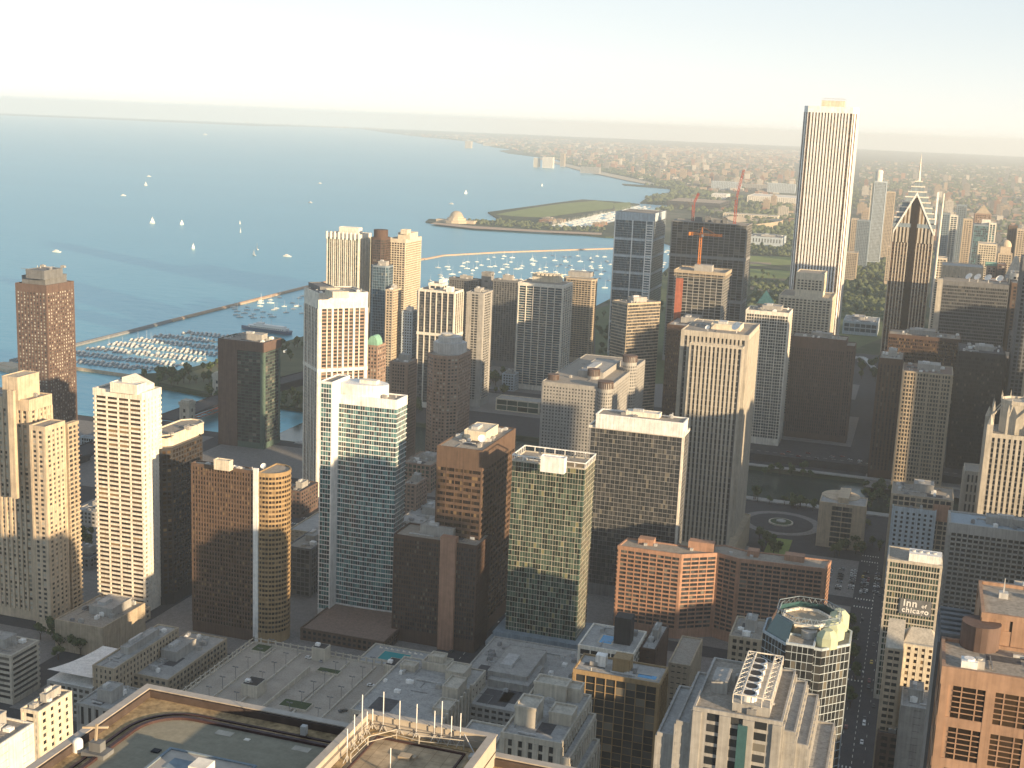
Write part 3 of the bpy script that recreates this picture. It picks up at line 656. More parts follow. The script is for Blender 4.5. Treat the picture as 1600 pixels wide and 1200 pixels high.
q = t.quad; b = MB(); b.ring(offset(q,2.2), offset(q,1.6), t.H-2, t.H+1.2); b.ring(offset(q,2.4), offset(q,-.4), t.H-5, t.H-4.4)
for i in range(4):
    for k in range(14): p_ = q[i]+(q[(i+1)%4]-q[i])*(k/14); d_ = (p_).normalized()*1.8; b.bar((p_.x+d_.x,p_.y+d_.y,t.H-5),(p_.x+d_.x,p_.y+d_.y,t.H+1.6),.15)
b.build('scaffold', wm('tan'), t.root)
b = MB(); b.prism([q[0]+Vector(v) for v in ((.5,-1.1),(8,-1.1),(8,.1),(.5,.1))], 20, t.H-8); b.build('hoist_netting', wm('rust'), t.root)
t = T('building_shell', 'wide blue-black unfinished tower with stacked slabs and two cranes behind the smaller shell', 'building under construction', 'W', 1168,352, 1050,1175,
      S(w='grey', c='black', g='dark', fh=3.6, bh=.5, bp=.8, bay=7, pw=.7, pp=.3, cw=1.2, top=1, belts=(.75,.45)), y=1720, top=None)
BLC = t
for k in range(7): b = MB(); x, y_ = RND.uniform(-25,22), RND.uniform(-12,10); b.box(x,y_,t.H-1,x+RND.uniform(5,12),y_+5,t.H+RND.uniform(3,9)); b.build('unfinished_core', wm('dgrey'), t.root)
t = T('office_tower', 'slim white gridded tower of thin floor lines beside the brick slab', 'apartment tower', 'W', 1233,489, 1166,1239,
      S(w='white', g='grey', fh=3.1, bh=.65, bp=.35, bay=2.6, pw=.35, pp=.5, big=3, cw=.8, top=4), y=1298, d=34)
t = T('apartment_tower', 'beige apartment tower in three tiers rising before the white stone skyscraper', 'apartment tower', 'W', 1300,467, 1218,1306,
      S(w='cream', g='dark', fh=2.95, bh=1.2, bp=.4, bay=4, pw=1.4, pp=.6, cw=1.2, top=3), y=1420, top=None)
sub(t, 'W', 1288,428, None or Hat(1288,428,1425), 1245,1292, S(w='cream', g='dark', fh=2.95, bh=1.2, bp=.4, bay=4, pw=1.4, pp=.6, cw=1.2, top=8), name='upper_tier', lim=0)
t = T('office_tower', 'old tower topped by a green copper pyramid, peeking over the white gridded tower', 'office tower', 'W', 1216,484, 1172,1219,
      S(w='tan', g='dark', fh=3.5, bh=1.4, bay=3.4, pw=1.4, top=3), y=1385, top=None)
b = MB(); b.box(-8,-8,t.H-1,8,8,t.H+5); b.build('lantern_base', wm('tan'), t.root)
b = MB(); k = [(-8.5,-8.5,t.H+5),(8.5,-8.5,t.H+5),(8.5,8.5,t.H+5),(-8.5,8.5,t.H+5),(0,0,t.H+19)]
for i in range(4): b.face([k[i],k[(i+1)%4],k[4]])
b.build('copper_pyramid', wm('copper'), t.root)
t = T('office_tower', 'broad dark reddish-brown slab with narrow vertical slots facing the river', 'office tower', 'W', 1323,532, 1238,1325,
      S(w='dbrick', g='dark', fh=3.6, bh=.9, bp=.05, bay=2.2, pw=1.4, pp=.35, cw=1, top=12), y=1345, d=30)
sub(t, 'W', 1336,541, t.H-5, 1322,1337, S(w='dbrick', g='dark', fh=3.6, bh=.9, bp=.05, bay=2.2, pw=1.4, pp=.35, cw=1, top=6), name='side_wing', z0=0, d=26)
# --- the tall white stone skyscraper
y_ = 1467
Hh = 346
pl, wd, dp = plan('W', 1340,168, Hh, 1257,1346, d=59)
t = T('skyscraper', 'tallest tower, white stone with close vertical stripes rising above the horizon', 'skyscraper', 'W', 1340,168, 1257,1346,
      S(w='whitemet', c='brown', g='brown', fh=4.1, bh=1.4, bp=0, bay=3.5, pw=1.95, pp=.45, cw=.5, top=7, base=8), H=Hh, d=56, cham=4.6, top=None, roofmat=roofm())
b = MB(); b.box(-12,-12,Hh-1,14,12,Hh+7); b.build('penthouse', wm('cream'), t.root)
b = MB()
for k in range(9): b.bar((-12+k*3.2,-12,Hh+6.5),(-12+k*3.2,-12,Hh+9.5),.16); b.bar((-12+k*3.2,12,Hh+6.5),(-12+k*3.2,12,Hh+9.5),.16)
b.bar((-12,-12,Hh+9.5),(14,-12,Hh+9.5),.2); b.bar((-12,12,Hh+9.5),(14,12,Hh+9.5),.2); b.build('roof_railing', wm('steel'), t.root)
for x in (-4,9): b = MB(); b.bar((x,0,Hh+6.5),(x,0,Hh+12.5),.15,r2=.05); b.build('antenna', wm('steel'), t.root)
# --- the pointed skyscraper
pd = 1560
Hb = Hat(1398,320,pd)
A_ = P(1393,330,Hb); 
def XY(u, v, y):   # place at south distance y on the sight line
    d = fw*F+CR*(u-800)-CU*(v-600); k = y/d.y; return CAM+d*k
xl, xr = XY(1397,340,pd).x, XY(1462,340,pd).x
cx = (xl+xr)/2; hw = (xr-xl)/2; Hs = XY(1400,335,pd).z; Hap = XY(1436,275,pd).z; Hc = XY(1434,305,pd).z
r = empty('skyscraper', (cx, pd+hw, 0), 0, 'grey granite skyscraper with a chevron pyramid top and needle spire', 'skyscraper'); t = Tower(); t.root = r; t.c = Vector((cx, pd+hw)); 
q = [Vector((-hw,-hw)), Vector((hw,-hw)), Vector((hw,hw)), Vector((-hw,hw))]; t.quad = q; t.H = Hs
sty = S(w='limestone', c='dbrown', g='brown', fh=3.9, bh=1.9, bp=0, bay=3.3, pw=1.2, pp=.5, cw=.8, top=1)
facade(r, q, 0, Hs-14, sty, lim=0, roof=False)
g_ = MB(); cv = MB(); gw = MB()
N = 9
for k in range(N):                                   # chevrons: each storey of the crown steps in under a gable
    z0 = Hs-14+ (Hap-Hs+8)*k/N; z1 = Hs-14+(Hap-Hs+8)*(k+1)/N+.5; s_ = hw*(1-(k/N)**1.25)+1.0
    g_.box(-s_, -s_*.98, z0, s_, s_*.98, z1-1.9); (k > 0) and cv.box(-s_-.5, -s_-.4, z1-1.9, s_+.5, s_+.4, z1-.6)
g_.build('crown_tier', wm('bluegrey'), r); cv.build('crown_ledge', wm('white'), r)
for sx in (0,1):
    b = MB(); c_, s__ = (1,0) if sx == 0 else (0,1)
    # gabled central bays on the north and west fronts
    gh = hw*.98; zt = Hap-18; ze = Hs-18
    def pt(a, o, z): return (a, -hw-o, z) if sx == 0 else (hw+o, a, z)
    for (a0_, a1_) in ((-gh, 0), (0, gh)):
        z0a = ze if a0_ < 0 else zt; z1a = zt if a0_ < 0 else ze
        f = [pt(a0_,1.2,z0a-4), pt(a1_,1.2,z1a-4), pt(a1_,1.2,z1a), pt(a0_,1.2,z0a)]
        g = [pt(a0_,-1,z0a-4), pt(a1_,-1,z1a-4), pt(a1_,-1,z1a), pt(a0_,-1,z0a)]
        b.face(f); b.face(g[::-1])
        for i in range(4): b.face([f[i], g[i], g[(i+1)%4], f[(i+1)%4]])
    b.build('gable_edge', wm('whitemet'), r)
    b = MB(); b.face([pt(-gh,.35,ze-13.5), pt(gh,.35,ze-13.5), pt(gh,.35,ze-2), pt(0,.35,zt-2), pt(-gh,.35,ze-2)]); b.face([pt(-gh,-.2,ze-13.5), pt(gh,-.2,ze-13.5), pt(gh,-.2,ze-2), pt(0,-.2,zt-2), pt(-gh,-.2,ze-2)][::-1]); b.build('gable_wall', wm('limestone'), r)
    b = MB()
    for k in range(-5,6):
        if k == 0: continue
        a = k*gh/5.6; top_ = ze-3+(zt-ze)*(1-abs(a)/gh)
        if sx == 0: b.box(a-.9, -hw-.5, Hs-32, a+.9, -hw-.3, top_)
        else: b.box(hw+.3, a-.9, Hs-32, hw+.5, a+.9, top_)
    b.build('gable_window', gm('brown'), r)
    b = MB()
    if sx == 0: b.box(-3.4,-hw-.8,8,3.4,-hw+.1,zt-7)
    else: b.box(hw-.1,-3.4,8,hw+.8,3.4,zt-7)
    b.build('centre_bay', gm('brown'), r)
b = MB(); b.cyl(0,0,Hap-8,XY(1437,240,pd).z,2.0,r2=.08,n=8); b.build('spire', wm('white'), r)
# --- right side dark group
BK = dict(w='black', g='dark', fh=3.7, bh=1.3, bp=.1, bay=1.8, pw=.3, pp=.3, cw=.4, top=5)
t = T('office_tower', 'tan concrete tower with a three-part grid of square windows by the bridge', 'office tower', 'W', 1489,586, 1411,1490,
      S(w='tan', g='dark', fh=3.75, bh=1.35, bp=.35, bay=2.75, pw=.9, pp=.5, big=4, cw=1.4, top=1.6), y=1192, d=44, roofmat=mat('roof_brown', (.22,.16,.13), .95, .3, .4, False))
t = T('office_tower', 'dark brown tower with vertical slots left of the tan gridded tower', 'office tower', 'W', 1411,562, 1374,1412,
      S(w='dbrown', g='dark', fh=3.6, bh=.6, bp=.05, bay=3.2, pw=1.8, pp=.5, cw=1, top=6), y=1215, d=45)
t = T('office_tower', 'black glass office tower right of the tan gridded tower', 'office tower', 'E', 1499,548, 1490,1570, S(**BK), y=1262, d=55, roofmat=roofd())
t = T('office_tower', 'black slab topped by a row of four white dishes', 'office tower', 'E', 1474,438, 1466,1577, S(**dict(BK, w='dgrey')), y=1490, d=38, roofmat=roofm(), top=None)
for k, x in enumerate((-7,2,13,25)): dish(t.root, x, -6, t.H-.8, 4.2, -2.4+.1*k)
b = MB(); q = t.quad; b.prism([q[0]+Vector(v) for v in ((-6,-.6),(-.3,-.6),(-.3,12),(-6,12))], 0, t.H+1); b.build('stone_end_wall', wm('limestone'), t.root)
t = T('office_tower', 'low dark bronze slab at the foot of the pointed skyscraper', 'office tower', 'E', 1389,521, 1387,1502, S(**dict(BK, w='dbrown', g='brown', top=4)), y=1425, roofmat=roofm(), d=40)
t = T('office_tower', 'black slab with a pale roof edge at the right border', 'office tower', 'E', 1573,560, 1569,1680, S(**BK), y=1330, roofmat=roofm())
t = T('office_tower', 'dark grey slab behind the black towers at the right border', 'office tower', 'E', 1578,517, 1574,1690, S(**dict(BK, w='dgrey')), y=1480, roofmat=roofm())

# ------------------------------------------------------------------ low and middle-height buildings
def B(label, uM, vM, L_, R_, w, g='dark', H=None, y=None, d=None, side='W', cat='building', fh=3.2, bh=1.4, bay=3.4, pw=1.3, top=1.5, name='building', rm=None, tp='auto', w_=None, rot=0, **k):
    return T(name, label, cat, side, uM, vM, L_, R_, dict(w=w, g=g, fh=fh, bh=bh, bay=bay, pw=pw, top=top, bp=k.get('bp',.2), pp=k.get('pp',.3), cw=k.get('cw',1), base=0, split=k.get('split',1), big=k.get('big',0), edge=k.get('edge',{})), H=H, y=y, d=d, w_=w_, rot=rot, roofmat=rm, top=tp, lim=k.get('lim',100))
B('small white gridded office block between the beige stepped tower and the cream tower', 147,684, 126,152, 'paleblue', 'dark', y=985, fh=3.4, bh=.9, bay=2.6, pw=.6, bp=.4)
B('dark red brick block below the small white gridded office block', 148,727, 122,153, 'dbrick', 'dark', y=940, d=22, cat='brick block')
B('low grey building in the shadow right of the beige stepped tower', 150,800, 118,160, 'concrete', 'dark', H=12, d=40, rm=roofg())
B('low dark building beside the cream tower foot', 140,872, 112,156, 'grey', 'dark', H=9, d=18, rm=roofd())
B('flat beige windowless podium building with broad tan roof, left foreground', 160,981, 86,226, 'tan', 'dark', H=19, bh=3.4, fh=3.5, bay=9, pw=8, top=3, cat='podium')
B('low tan shop building with a flat roof behind the beige podium', 205,965, 150,232, 'beige', 'dark', H=8, d=20, tp=None)
B('light grey parking garage with open strips at the left edge', 17,1024, -60,59, 'limestone', 'dark', y=None, H=28, fh=3.1, bh=1.3, bay=60, pw=.5, bp=.6, cat='parking garage', name='parking_garage', rm=roofm())
B('sunlit pale stone tower top with slit windows in the bottom left corner', 60,1112, 33,124, 'cream', 'dark', H=62, d=22, fh=3.3, bh=1.6, bay=4.5, pw=3.2, name='stone_building')
B('white sunlit block cut by the bottom left corner of the view', -8,1168, -80,36, 'white', 'dark', H=74, d=22, bh=3, bay=9, pw=8, name='stone_building', tp='auto')
B('grey brown stepped building behind the foreground roof corner', 178,1045, 145,205, 'tan', 'grey', H=30, d=60, bay=3, pw=1.6, rm=roofg())
B('grey stone wing with tall arched windows beside the sunlit pale stone tower', 172,1108, 120,215, 'concrete', 'dark', H=36, d=24, fh=12, bh=3, bay=4, pw=2.4, rm=roofg(), name='stone_building')
B('cluttered grey roofed building just past the foreground roof corner', 262,1062, 198,292, 'tan', 'grey', H=20, d=60, rm=roofg(), name='stone_building')
t = B('building with a smooth white curved roof in the lower left', 143,1076, 74,146, 'concrete', 'dark', H=18, d=48, tp=None)
b = MB(); q = t.quad; n_ = 8
for i in range(n_):
    f0, f1 = i/n_, (i+1)/n_; g0, g1 = 6*(1-f0)**2, 6*(1-f1)**2
    A0, A1 = q[0]+(q[3]-q[0])*f0, q[0]+(q[3]-q[0])*f1; C0, C1 = q[1]+(q[2]-q[1])*f0, q[1]+(q[2]-q[1])*f1
    b.face([(A0.x,A0.y,t.H+g0),(C0.x,C0.y,t.H+g0),(C1.x,C1.y,t.H+g1),(A1.x,A1.y,t.H+g1)])
b.prism(q, t.H-.5, t.H+.02); b.build('white_roof', wm('whitemet'), t.root)
B('brown mid-rise with concrete frame between the bronze slab and the teal tower', 486,858, 448,500, 'dgrey', 'grey', H=34, d=40, bay=3, pw=.6, bh=.8)
B('low tan podium at the foot of the tall white tower', 497,833, 452,520, 'tan', 'dark', H=20, d=46, bh=2.8, rm=roofg(), tp=None)
B('small dark red building at the shadowed street beside the tall white tower', 470,768, 449,480, 'dbrick', 'dark', H=22, d=30, rm=roofd())
B('brick and glass mid-rise with pale roof units right of the teal tower', 673,727, 630,682, 'brick', 'green', y=985, fh=3.8, bh=1.2, bay=4.2, pw=1.2, d=40, split=2)
B('small brick annex with an orange-lit corner right of the teal tower', 650,757, 628,658, 'brick', 'grey', y=900, d=24)
B('wide low grey roofed building behind the brown apartment block', 690,822, 622,730, 'concrete', 'dark', H=12, d=60, rm=roofg(), tp='auto')
B('low brown roofed hall at the foot of the teal tower', 600,1003, 470,612, 'brown', 'dark', H=8, d=66, rm=mat('roof_brown', (.22,.16,.13), .95, .3, .4, False), tp=None)
B('low pale yellow panelled building beside the railway cutting', 843,629, 775,850, 'cream', 'green', H=14, d=20, bay=12, pw=.6, bh=.8, fh=6, rm=roofg(), tp=None)
B('small white-roofed pavilion near the balconied towers', 804,585, 785,812, 'paleblue', 'dark', y=1420, d=16)
t = B('tan college building with a rounded end on the river bank plaza', 1353,792, 1281,1356, 'beige', 'grey', y=985, d=26, fh=4.2, bh=.9, bay=6.5, pw=.5, cw=9.5, top=2.5, tp=None, split=3, name='college_building', rm=roofg()); t_g = None
q = t.quad; wq = (q[1]-q[0]).length; b = MB(); b.cyl(q[3].x+wq*.42, q[3].y-.5, 0, t.H-.2, wq*.42, n=32, ry=15); b.build('rounded_rear', wm('beige'), t.root)
b = MB(); b.box(-4, -8, t.H-.8, 4, 22, t.H+3.5); b.build('penthouse', wm('beige'), t.root)
# --- right foreground blocks
t = B('white building with scattered dark windows and tall centre glazing', 1463,799, 1395,1464, 'paleblue', 'dark', H=62, d=24, fh=3.3, bh=1.5, bay=4, pw=2.2, top=3.2, tp='auto')
t = B('tan block with a glazed roof box rising behind the white building', 1490,782, 1393,1492, 'tan', 'grey', H=70, d=34, fh=3.6, bh=1, bay=4, pw=.8, tp='auto')
b = MB(); q = t.quad; b.prism([q[1]+Vector(v) for v in ((-13,-.9),(-2,-.9),(-2,.1),(-13,.1))], t.H-16, t.H-4); b.build('orange_panel', wm('orange'), t.root)
INN = t = B('hotel tower with ribbed glass front and hotel name lettering beside the dim street', 1472,884, 1388,1474, 'limestone', 'green', H=84, d=24, fh=3.5, bh=.75, bay=1.5, pw=.3, bp=.35, top=1.6, name='hotel', cat='hotel', tp=None)
q = t.quad; LN = (q[1]-q[0]).length
b = MB(); b.prism([q[0]+Vector(v) for v in ((LN*.38,2),(LN-.5,2),(LN-.5,12),(LN*.38,12))], t.H-.8, t.H+4); b.build('penthouse', wm('whitemet'), t.root)
for k in range(4): b = MB(); b.cyl(q[0].x+LN*.45+k*LN*.13, q[0].y+7, t.H+3.9, t.H+4.8, 1.4, n=12); b.build('fan', wm('steel'), t.root)
def lettering(root, txt, loc, size, m, rz=0, ext=.12, name='sign_lettering', rx=math.pi/2):
    cu = bpy.data.curves.new(name, 'FONT'); cu.body = txt; cu.size = size; cu.extrude = ext; cu.offset = .03*size; cu.align_x = 'CENTER'; cu.space_character = 1.12
    o = bpy.data.objects.new(name, cu); dg = bpy.context.evaluated_depsgraph_get(); col.objects.link(o); bpy.context.view_layer.update()
    me = bpy.data.meshes.new_from_object(o.evaluated_get(bpy.context.evaluated_depsgraph_get())); bpy.data.objects.remove(o)
    me.materials.clear(); me.materials.append(m); o = bpy.data.objects.new(name, me); col.objects.link(o)
    o.location = loc; o.rotation_euler = (rx, 0, rz); o.parent = root; return o
pS = XY(1431,949, t.c.y+q[0].y); zs = pS.z; xs = pS.x-t.c.x
b = MB(); b.box(xs-8.6, q[0].y-.95, zs-4.4, xs+8.2, q[0].y-.6, zs+4.6); b.build('sign_board', wm('dgrey'), t.root)
lettering(t.root, 'inn', (xs-3.2, q[0].y-1.05, zs+.5), 5.6, wm('whitemet')); lettering(t.root, 'of', (xs+4.2, q[0].y-1.05, zs+.5), 3.0, wm('whitemet')); lettering(t.root, 'chicago', (xs-.2, q[0].y-1.05, zs-3.2), 4.3, wm('whitemet'))
t = B('buff building with staggered small dark windows below the hotel lettering', 1464,1014, 1412,1466, 'cream', 'brown', H=92, d=17, fh=3.0, bh=1.3, bay=3, pw=1.7, top=.6, tp=None, name='hotel', cat='hotel')
b = MB(); q = t.quad; b.prism(q, t.H-.8, t.H+.4); e = q[1]-q[0]; f = q[3]-q[0]
b.face([(q[0].x,q[0].y+2,t.H+.4),(q[1].x,q[1].y+2,t.H+.4),(q[0]+e*.8+f*.6).to_3d()+Vector((0,0,t.H+5)),(q[0]+e*.2+f*.6).to_3d()+Vector((0,0,t.H+5))])
b.face([(q[0]+e*.2+f*.6).to_3d()+Vector((0,0,t.H+5)),(q[0]+e*.8+f*.6).to_3d()+Vector((0,0,t.H+5)),(q[2].x,q[2].y,t.H+.4),(q[3].x,q[3].y,t.H+.4)])
b.face([(q[1].x,q[1].y+2,t.H+.4),(q[2].x,q[2].y,t.H+.4),(q[0]+e*.8+f*.6).to_3d()+Vector((0,0,t.H+5))]); b.face([(q[0].x,q[0].y+2,t.H+.4),(q[0]+e*.2+f*.6).to_3d()+Vector((0,0,t.H+5)),(q[3].x,q[3].y,t.H+.4)])
b.build('hipped_roof', wm('limestone'), t.root)
t = B('tan wing with rows of paired windows left of the buff building', 1411,1016, 1384,1412, 'beige', 'dark', H=91, d=17, fh=3.1, bh=1.5, bay=2.4, pw=.5, top=.6, tp=None)
b = MB(); q = t.quad; b.prism(q, t.H-.8, t.H+.3); b.face([(q[0].x,q[0].y,t.H+.3),(q[1].x,q[1].y,t.H+.3),(q[2].x,q[2].y,t.H+8),(q[3].x,q[3].y,t.H+8)]); b.face([(q[0].x,q[0].y,t.H+.3),(q[3].x,q[3].y,t.H+8),(q[3].x,q[3].y,t.H+.3)]); b.face([(q[1].x,q[1].y,t.H+.3),(q[2].x,q[2].y,t.H+.3),(q[2].x,q[2].y,t.H+8)]); b.build('sloped_seam_roof', wm('limestone'), t.root)
B('narrow grey concrete building below the buff hotel at the bottom', 1460,1110, 1409,1461, 'concrete', 'dark', H=74, d=20, bh=3, fh=3.2, bay=9, pw=8.5, rm=roofg())
B('low red-brown brick building beside the street at the bottom', 1408,1150, 1372,1410, 'dbrick', 'dark', H=52, d=24, rm=roofd())
B('wide grey hotel slab with a waffle grid of windows and pale blue roof', 1485,816, 1478,1690, 'concrete', 'dark', H=88, d=26, side='E', fh=3.1, bh=1.0, bay=3.3, pw=.7, bp=.9, pp=.9, top=6, rm=mat('roof_pale_blue', (.30,.36,.40), .8, .15, .3, False), name='hotel', cat='hotel')
B('low bluish-roofed block between the white building and the gothic tower', 1545,800, 1492,1600, 'grey', 'dark', H=52, d=22, side='E', rm=roofg())
B('roof with cooling pipes between the waffle slab and the granite tower', 1562,938, 1556,1680, 'concrete', 'dark', H=110, d=26, side='E', rm=roofd())
# granite tower, bottom right
t = T('skyscraper', 'orange-brown granite tower with large barred window bays in the bottom right corner', 'skyscraper', 'E', 1474,1040, 1464,1700,
      dict(w='granite', g='brown', fh=9.5, bh=2.2, bp=.25, bay=8.3, pw=2.0, pp=.3, cw=1.5, top=4.0, base=0), H=205, d=17, top=None, roofmat=roofm())
q = t.quad; LN = (q[1]-q[0]).length; bars = MB(); bar2 = MB(); nb = max(1, round((LN-3)/8.3)); bw = (LN-3)/nb
nf = int((205-4)/9.5); zf = 205-4-nf*9.5
for f in range(nf):
    for k in range(nb):
        x0 = q[0].x+1.5+k*bw+1.0; x1 = x0+bw-2.0; z0 = zf+f*9.5+2.2; y0 = q[0].y
        bars.box(x0+(x1-x0)*.27-.14, y0-.2, z0, x0+(x1-x0)*.27+.14, y0+.02, z0+7.3); bars.box(x0+(x1-x0)*.73-.14, y0-.2, z0, x0+(x1-x0)*.73+.14, y0+.02, z0+7.3)
        for j in range(1, 6): bars.box(x0, y0-.18, z0+7.3*(j/6)-.1+(.0), x1, y0+.02, z0+7.3*(j/6)+.12)
bars.build('granite_mullion', wm('granite'), t.root, kind='stuff')
pl, wd, dp = plan('E', 1541,1010, 212, 1536,1720, d=22); pl = [p-t.c for p in pl]; k_ = q[3].y-pl[0].y+.5; pl = [p+Vector((0,k_)) for p in pl]
facade(t.root, pl, 0, 212, dict(w='granite', g='brown', fh=9.5, bh=7, bp=.2, bay=12, pw=9, pp=.3, cw=1.5, top=1.2, base=150), name='rear_block', lim=0)
b = MB(); b.cyl(pl[0].x, pl[0].y-1, 190, 210, 4.2, n=20); b.build('round_shaft', wm('dbrick'), t.root)
for k in range(3):
    b = MB(); x = pl[0].x+5+k*10; b.bar((x,pl[0].y+14,211),(x,pl[0].y+14,216),.35,r2=.1); b.box(x-1,pl[0].y+13,211,x+1,pl[0].y+15,212.6); b.build('roof_mast', wm('steel'), t.root)
b = MB(); 
for k in range(6): b.box(q[0].x-.5, q[3].y+1+k*3.2, 203.5, q[0].x+6.5, q[3].y+2.6+k*3.2, 205.6)
b.prism([Vector((q[0].x-1,q[3].y)),Vector((pl[0].x,q[3].y)),Vector((pl[0].x,q[3].y+20)),Vector((q[0].x-1,q[3].y+20))], 0, 203.6); b.build('louvred_terrace', wm('dgrey'), t.root)
rooftop(t, 4, 'concrete', False)
# gothic tower
t = T('gothic_tower', 'pale limestone gothic skyscraper with buttressed crown at the right border', 'skyscraper', 'E', 1543,676, 1538,1632,
      dict(w='limestone', g='dark', fh=3.8, bh=1.2, bp=.05, bay=3.6, pw=1.9, pp=.9, cw=2.5, top=3), H=118, d=32, top=None)
q = t.quad; cx_, cy_ = 0, 0; R_ = (q[1]-q[0]).length/2
for sx in (-1,1):
    for sy in (-1,1):
        b = MB(); b.prism([Vector((sx*R_*.93+2*a, sy*15+2*c)) for a, c in ((-1,-1),(1,-1),(1,1),(-1,1))], 60, 124); b.cyl(sx*R_*.93, sy*15, 123.9, 131, 2.2, n=8, r2=.1); b.build('corner_pinnacle', wm('limestone'), t.root)
b = MB(); oc = [Vector((math.cos(rad(22.5+45*i)), math.sin(rad(22.5+45*i))))*R_*.62 for i in range(8)]; b.prism(oc, 117, 139)
b.ring(offset(oc,.5), offset(oc,-.5), 138, 140.5); b.build('octagonal_lantern', wm('limestone'), t.root)
for i in range(8):
    a = rad(22.5+45*i); x, y_ = math.cos(a), math.sin(a); b = MB()
    b.bar((x*R_*.9,y_*R_*.9,117),(x*R_*.9,y_*R_*.9,134),1.1); b.bar((x*R_*.9,y_*R_*.9,133.8),(x*R_*.9,y_*R_*.9,139),1.0,r2=.05)
    b.bar((x*R_*.9,y_*R_*.9,129),(x*R_*.6,y_*R_*.6,136),.6); b.bar((x*R_*.62,y_*R_*.62,138),(x*R_*.62,y_*R_*.62,145),.8,r2=.05); b.build('flying_buttress', wm('limestone'), t.root)
sub(t, 'E', 1508,735, 60, 1505,1540, dict(w='limestone', g='dark', fh=8, bh=2, bp=.05, bay=3.2, pw=1.6, pp=.7, cw=1.6, top=3, base=0), name='annex', z0=0, d=26)
t2 = B('warm tan block edge beside the gothic tower at the right border', 1592,700, 1588,1660, 'beige', 'dark', H=80, d=20, side='E', tp=None)

# --- eight-sided green glass tower
H8 = 128; pc = P(1262,985,H8); Rr = 17.5
oc = [pc.xy+Vector((math.cos(rad(22.5+45*i)), math.sin(rad(22.5+45*i))))*Rr for i in range(8)]
t = T('glass_tower', 'eight-sided dark green glass tower with an open truss crown and pale faceted caps', 'glass tower', 'W', 0,0,0,0,
      dict(w='paleblue', c='black', g='dark', fh=3.3, bh=.26, bp=.12, bay=1.9, pw=.16, pp=.16, cw=.2, top=.4), H=H8, poly=oc, top=None)
r = t.root; o8 = [Vector((math.cos(rad(22.5+45*i)), math.sin(rad(22.5+45*i)))) for i in range(8)]
b = MB()
for i in (0,1,2,3,4):                               # sloping glass skirt round the far and east sides
    a, c = o8[i], o8[(i+1)%8]
    b.face([(a.x*Rr,a.y*Rr,H8-3),(c.x*Rr,c.y*Rr,H8-3),(c.x*Rr*.72,c.y*Rr*.72,H8+7),(a.x*Rr*.72,a.y*Rr*.72,H8+7)])
    b.face([(a.x*Rr*.98,a.y*Rr*.98,H8-3),(a.x*Rr*.7,a.y*Rr*.7,H8+7),(c.x*Rr*.7,c.y*Rr*.7,H8+7),(c.x*Rr*.98,c.y*Rr*.98,H8-3)])
b.build('glass_skirt', mat('skirt_glass', (.05,.12,.13), .15, .1, .3, False, spec=.6), r)
b = MB()
for i in range(8):
    a, c = o8[i]*Rr*.73, o8[(i+1)%8]*Rr*.73
    for z in (H8+6.5, H8+9): b.bar((a.x,a.y,z),(c.x,c.y,z),.16)
    for k in range(4):
        p1 = a+(c-a)*(k/4); p2 = a+(c-a)*((k+1)/4); b.bar((p1.x,p1.y,H8+6.5),((p1.x+p2.x)/2*.9,(p1.y+p2.y)/2*.9,H8+9),.12); b.bar((p2.x,p2.y,H8+6.5),((p1.x+p2.x)/2*.9,(p1.y+p2.y)/2*.9,H8+9),.12)
b.build('crown_truss', wm('bluegrey'), r)
b = MB(); b.prism([p*Rr*.52+Vector((-1,2)) for p in o8], H8-1, H8+4); b.build('roof_block', wm('tan'), r); b = MB(); b.ring([p*Rr*.56+Vector((-1,2)) for p in o8],[p*Rr*.5+Vector((-1,2)) for p in o8],H8+3.6,H8+5); b.build('roof_block_rim', wm('white'), r)
for (x, y_, s_, h_) in ((9.5,-1,4.6,4),(11,8,4,5),(8,-10,4.2,3)):
    b = MB(); o_ = [Vector((x,y_))+p*s_ for p in o8]; b.prism(o_, H8-1, H8+h_); k = len(b.v); b.v += [(p.x,p.y,H8+h_+.02) for p in o_]+[((p.x-x)*.45+x,(p.y-y_)*.45+y_,H8+h_+2.4) for p in o_]
    for i in range(8): b.f.append((k+i,k+(i+1)%8,k+8+(i+1)%8,k+8+i)); b.mi.append(0)
    b.f.append(tuple(k+8+i for i in range(8))); b.mi.append(0); b.build('faceted_cap', mat('pale_green_metal', (.48,.52,.36), .5, .1), r)
b = MB(); b.cyl(1,-7,H8-1,H8+3,3,n=18); b.build('cooling_fan_housing', wm('steel'), r)
sub(t, 'W', 1272,1010, H8+1, 1229,1272, dict(w='paleblue', c='black', g='dark', fh=3.3, bh=.26, bp=.12, bay=1.9, pw=.16, pp=.16, cw=.2, top=.4), name='front_bay', z0=0, d=10)

# --- grey concrete tower with the row of fans
CT = dict(w='concrete', g='grey', fh=3.6, bh=1.1, bp=.1, bay=4.6, pw=2.4, pp=.7, cw=2.6, top=1.2)
t = T('office_tower', 'pale grey stepped tower with a framed row of big white rooftop fans, bottom centre right', 'office tower', 'W', 1222,1128, 1084,1243,
      dict(CT, bay=6.5, pw=3.4), H=142, top=None, roofmat=roofm())
H = 142; q = t.quad; LX = (q[1]-q[0]).length; LY = (q[3]-q[0]).length; o = q[0]
def step(x0, x1, h, nm, y0=0, y1=None):
    pl = [o+Vector(v) for v in ((x0,y0),(x1,y0),(x1,(y1 or LY)),(x0,(y1 or LY)))]
    facade(t.root, pl, 0, h, CT, name=nm, lim=0, roofmat=roofg())
step(-5,-.1,H-6,'east_step',1); step(-11,-5.1,H-12,'east_step',3); step(LX+.1,LX+4,H-3,'west_step',1); step(LX+4.1,LX+8,H-7,'west_step',2); step(LX+8.1,LX+14,H-16,'west_step',6)
fx = LX*.46; fw2 = LX*.2
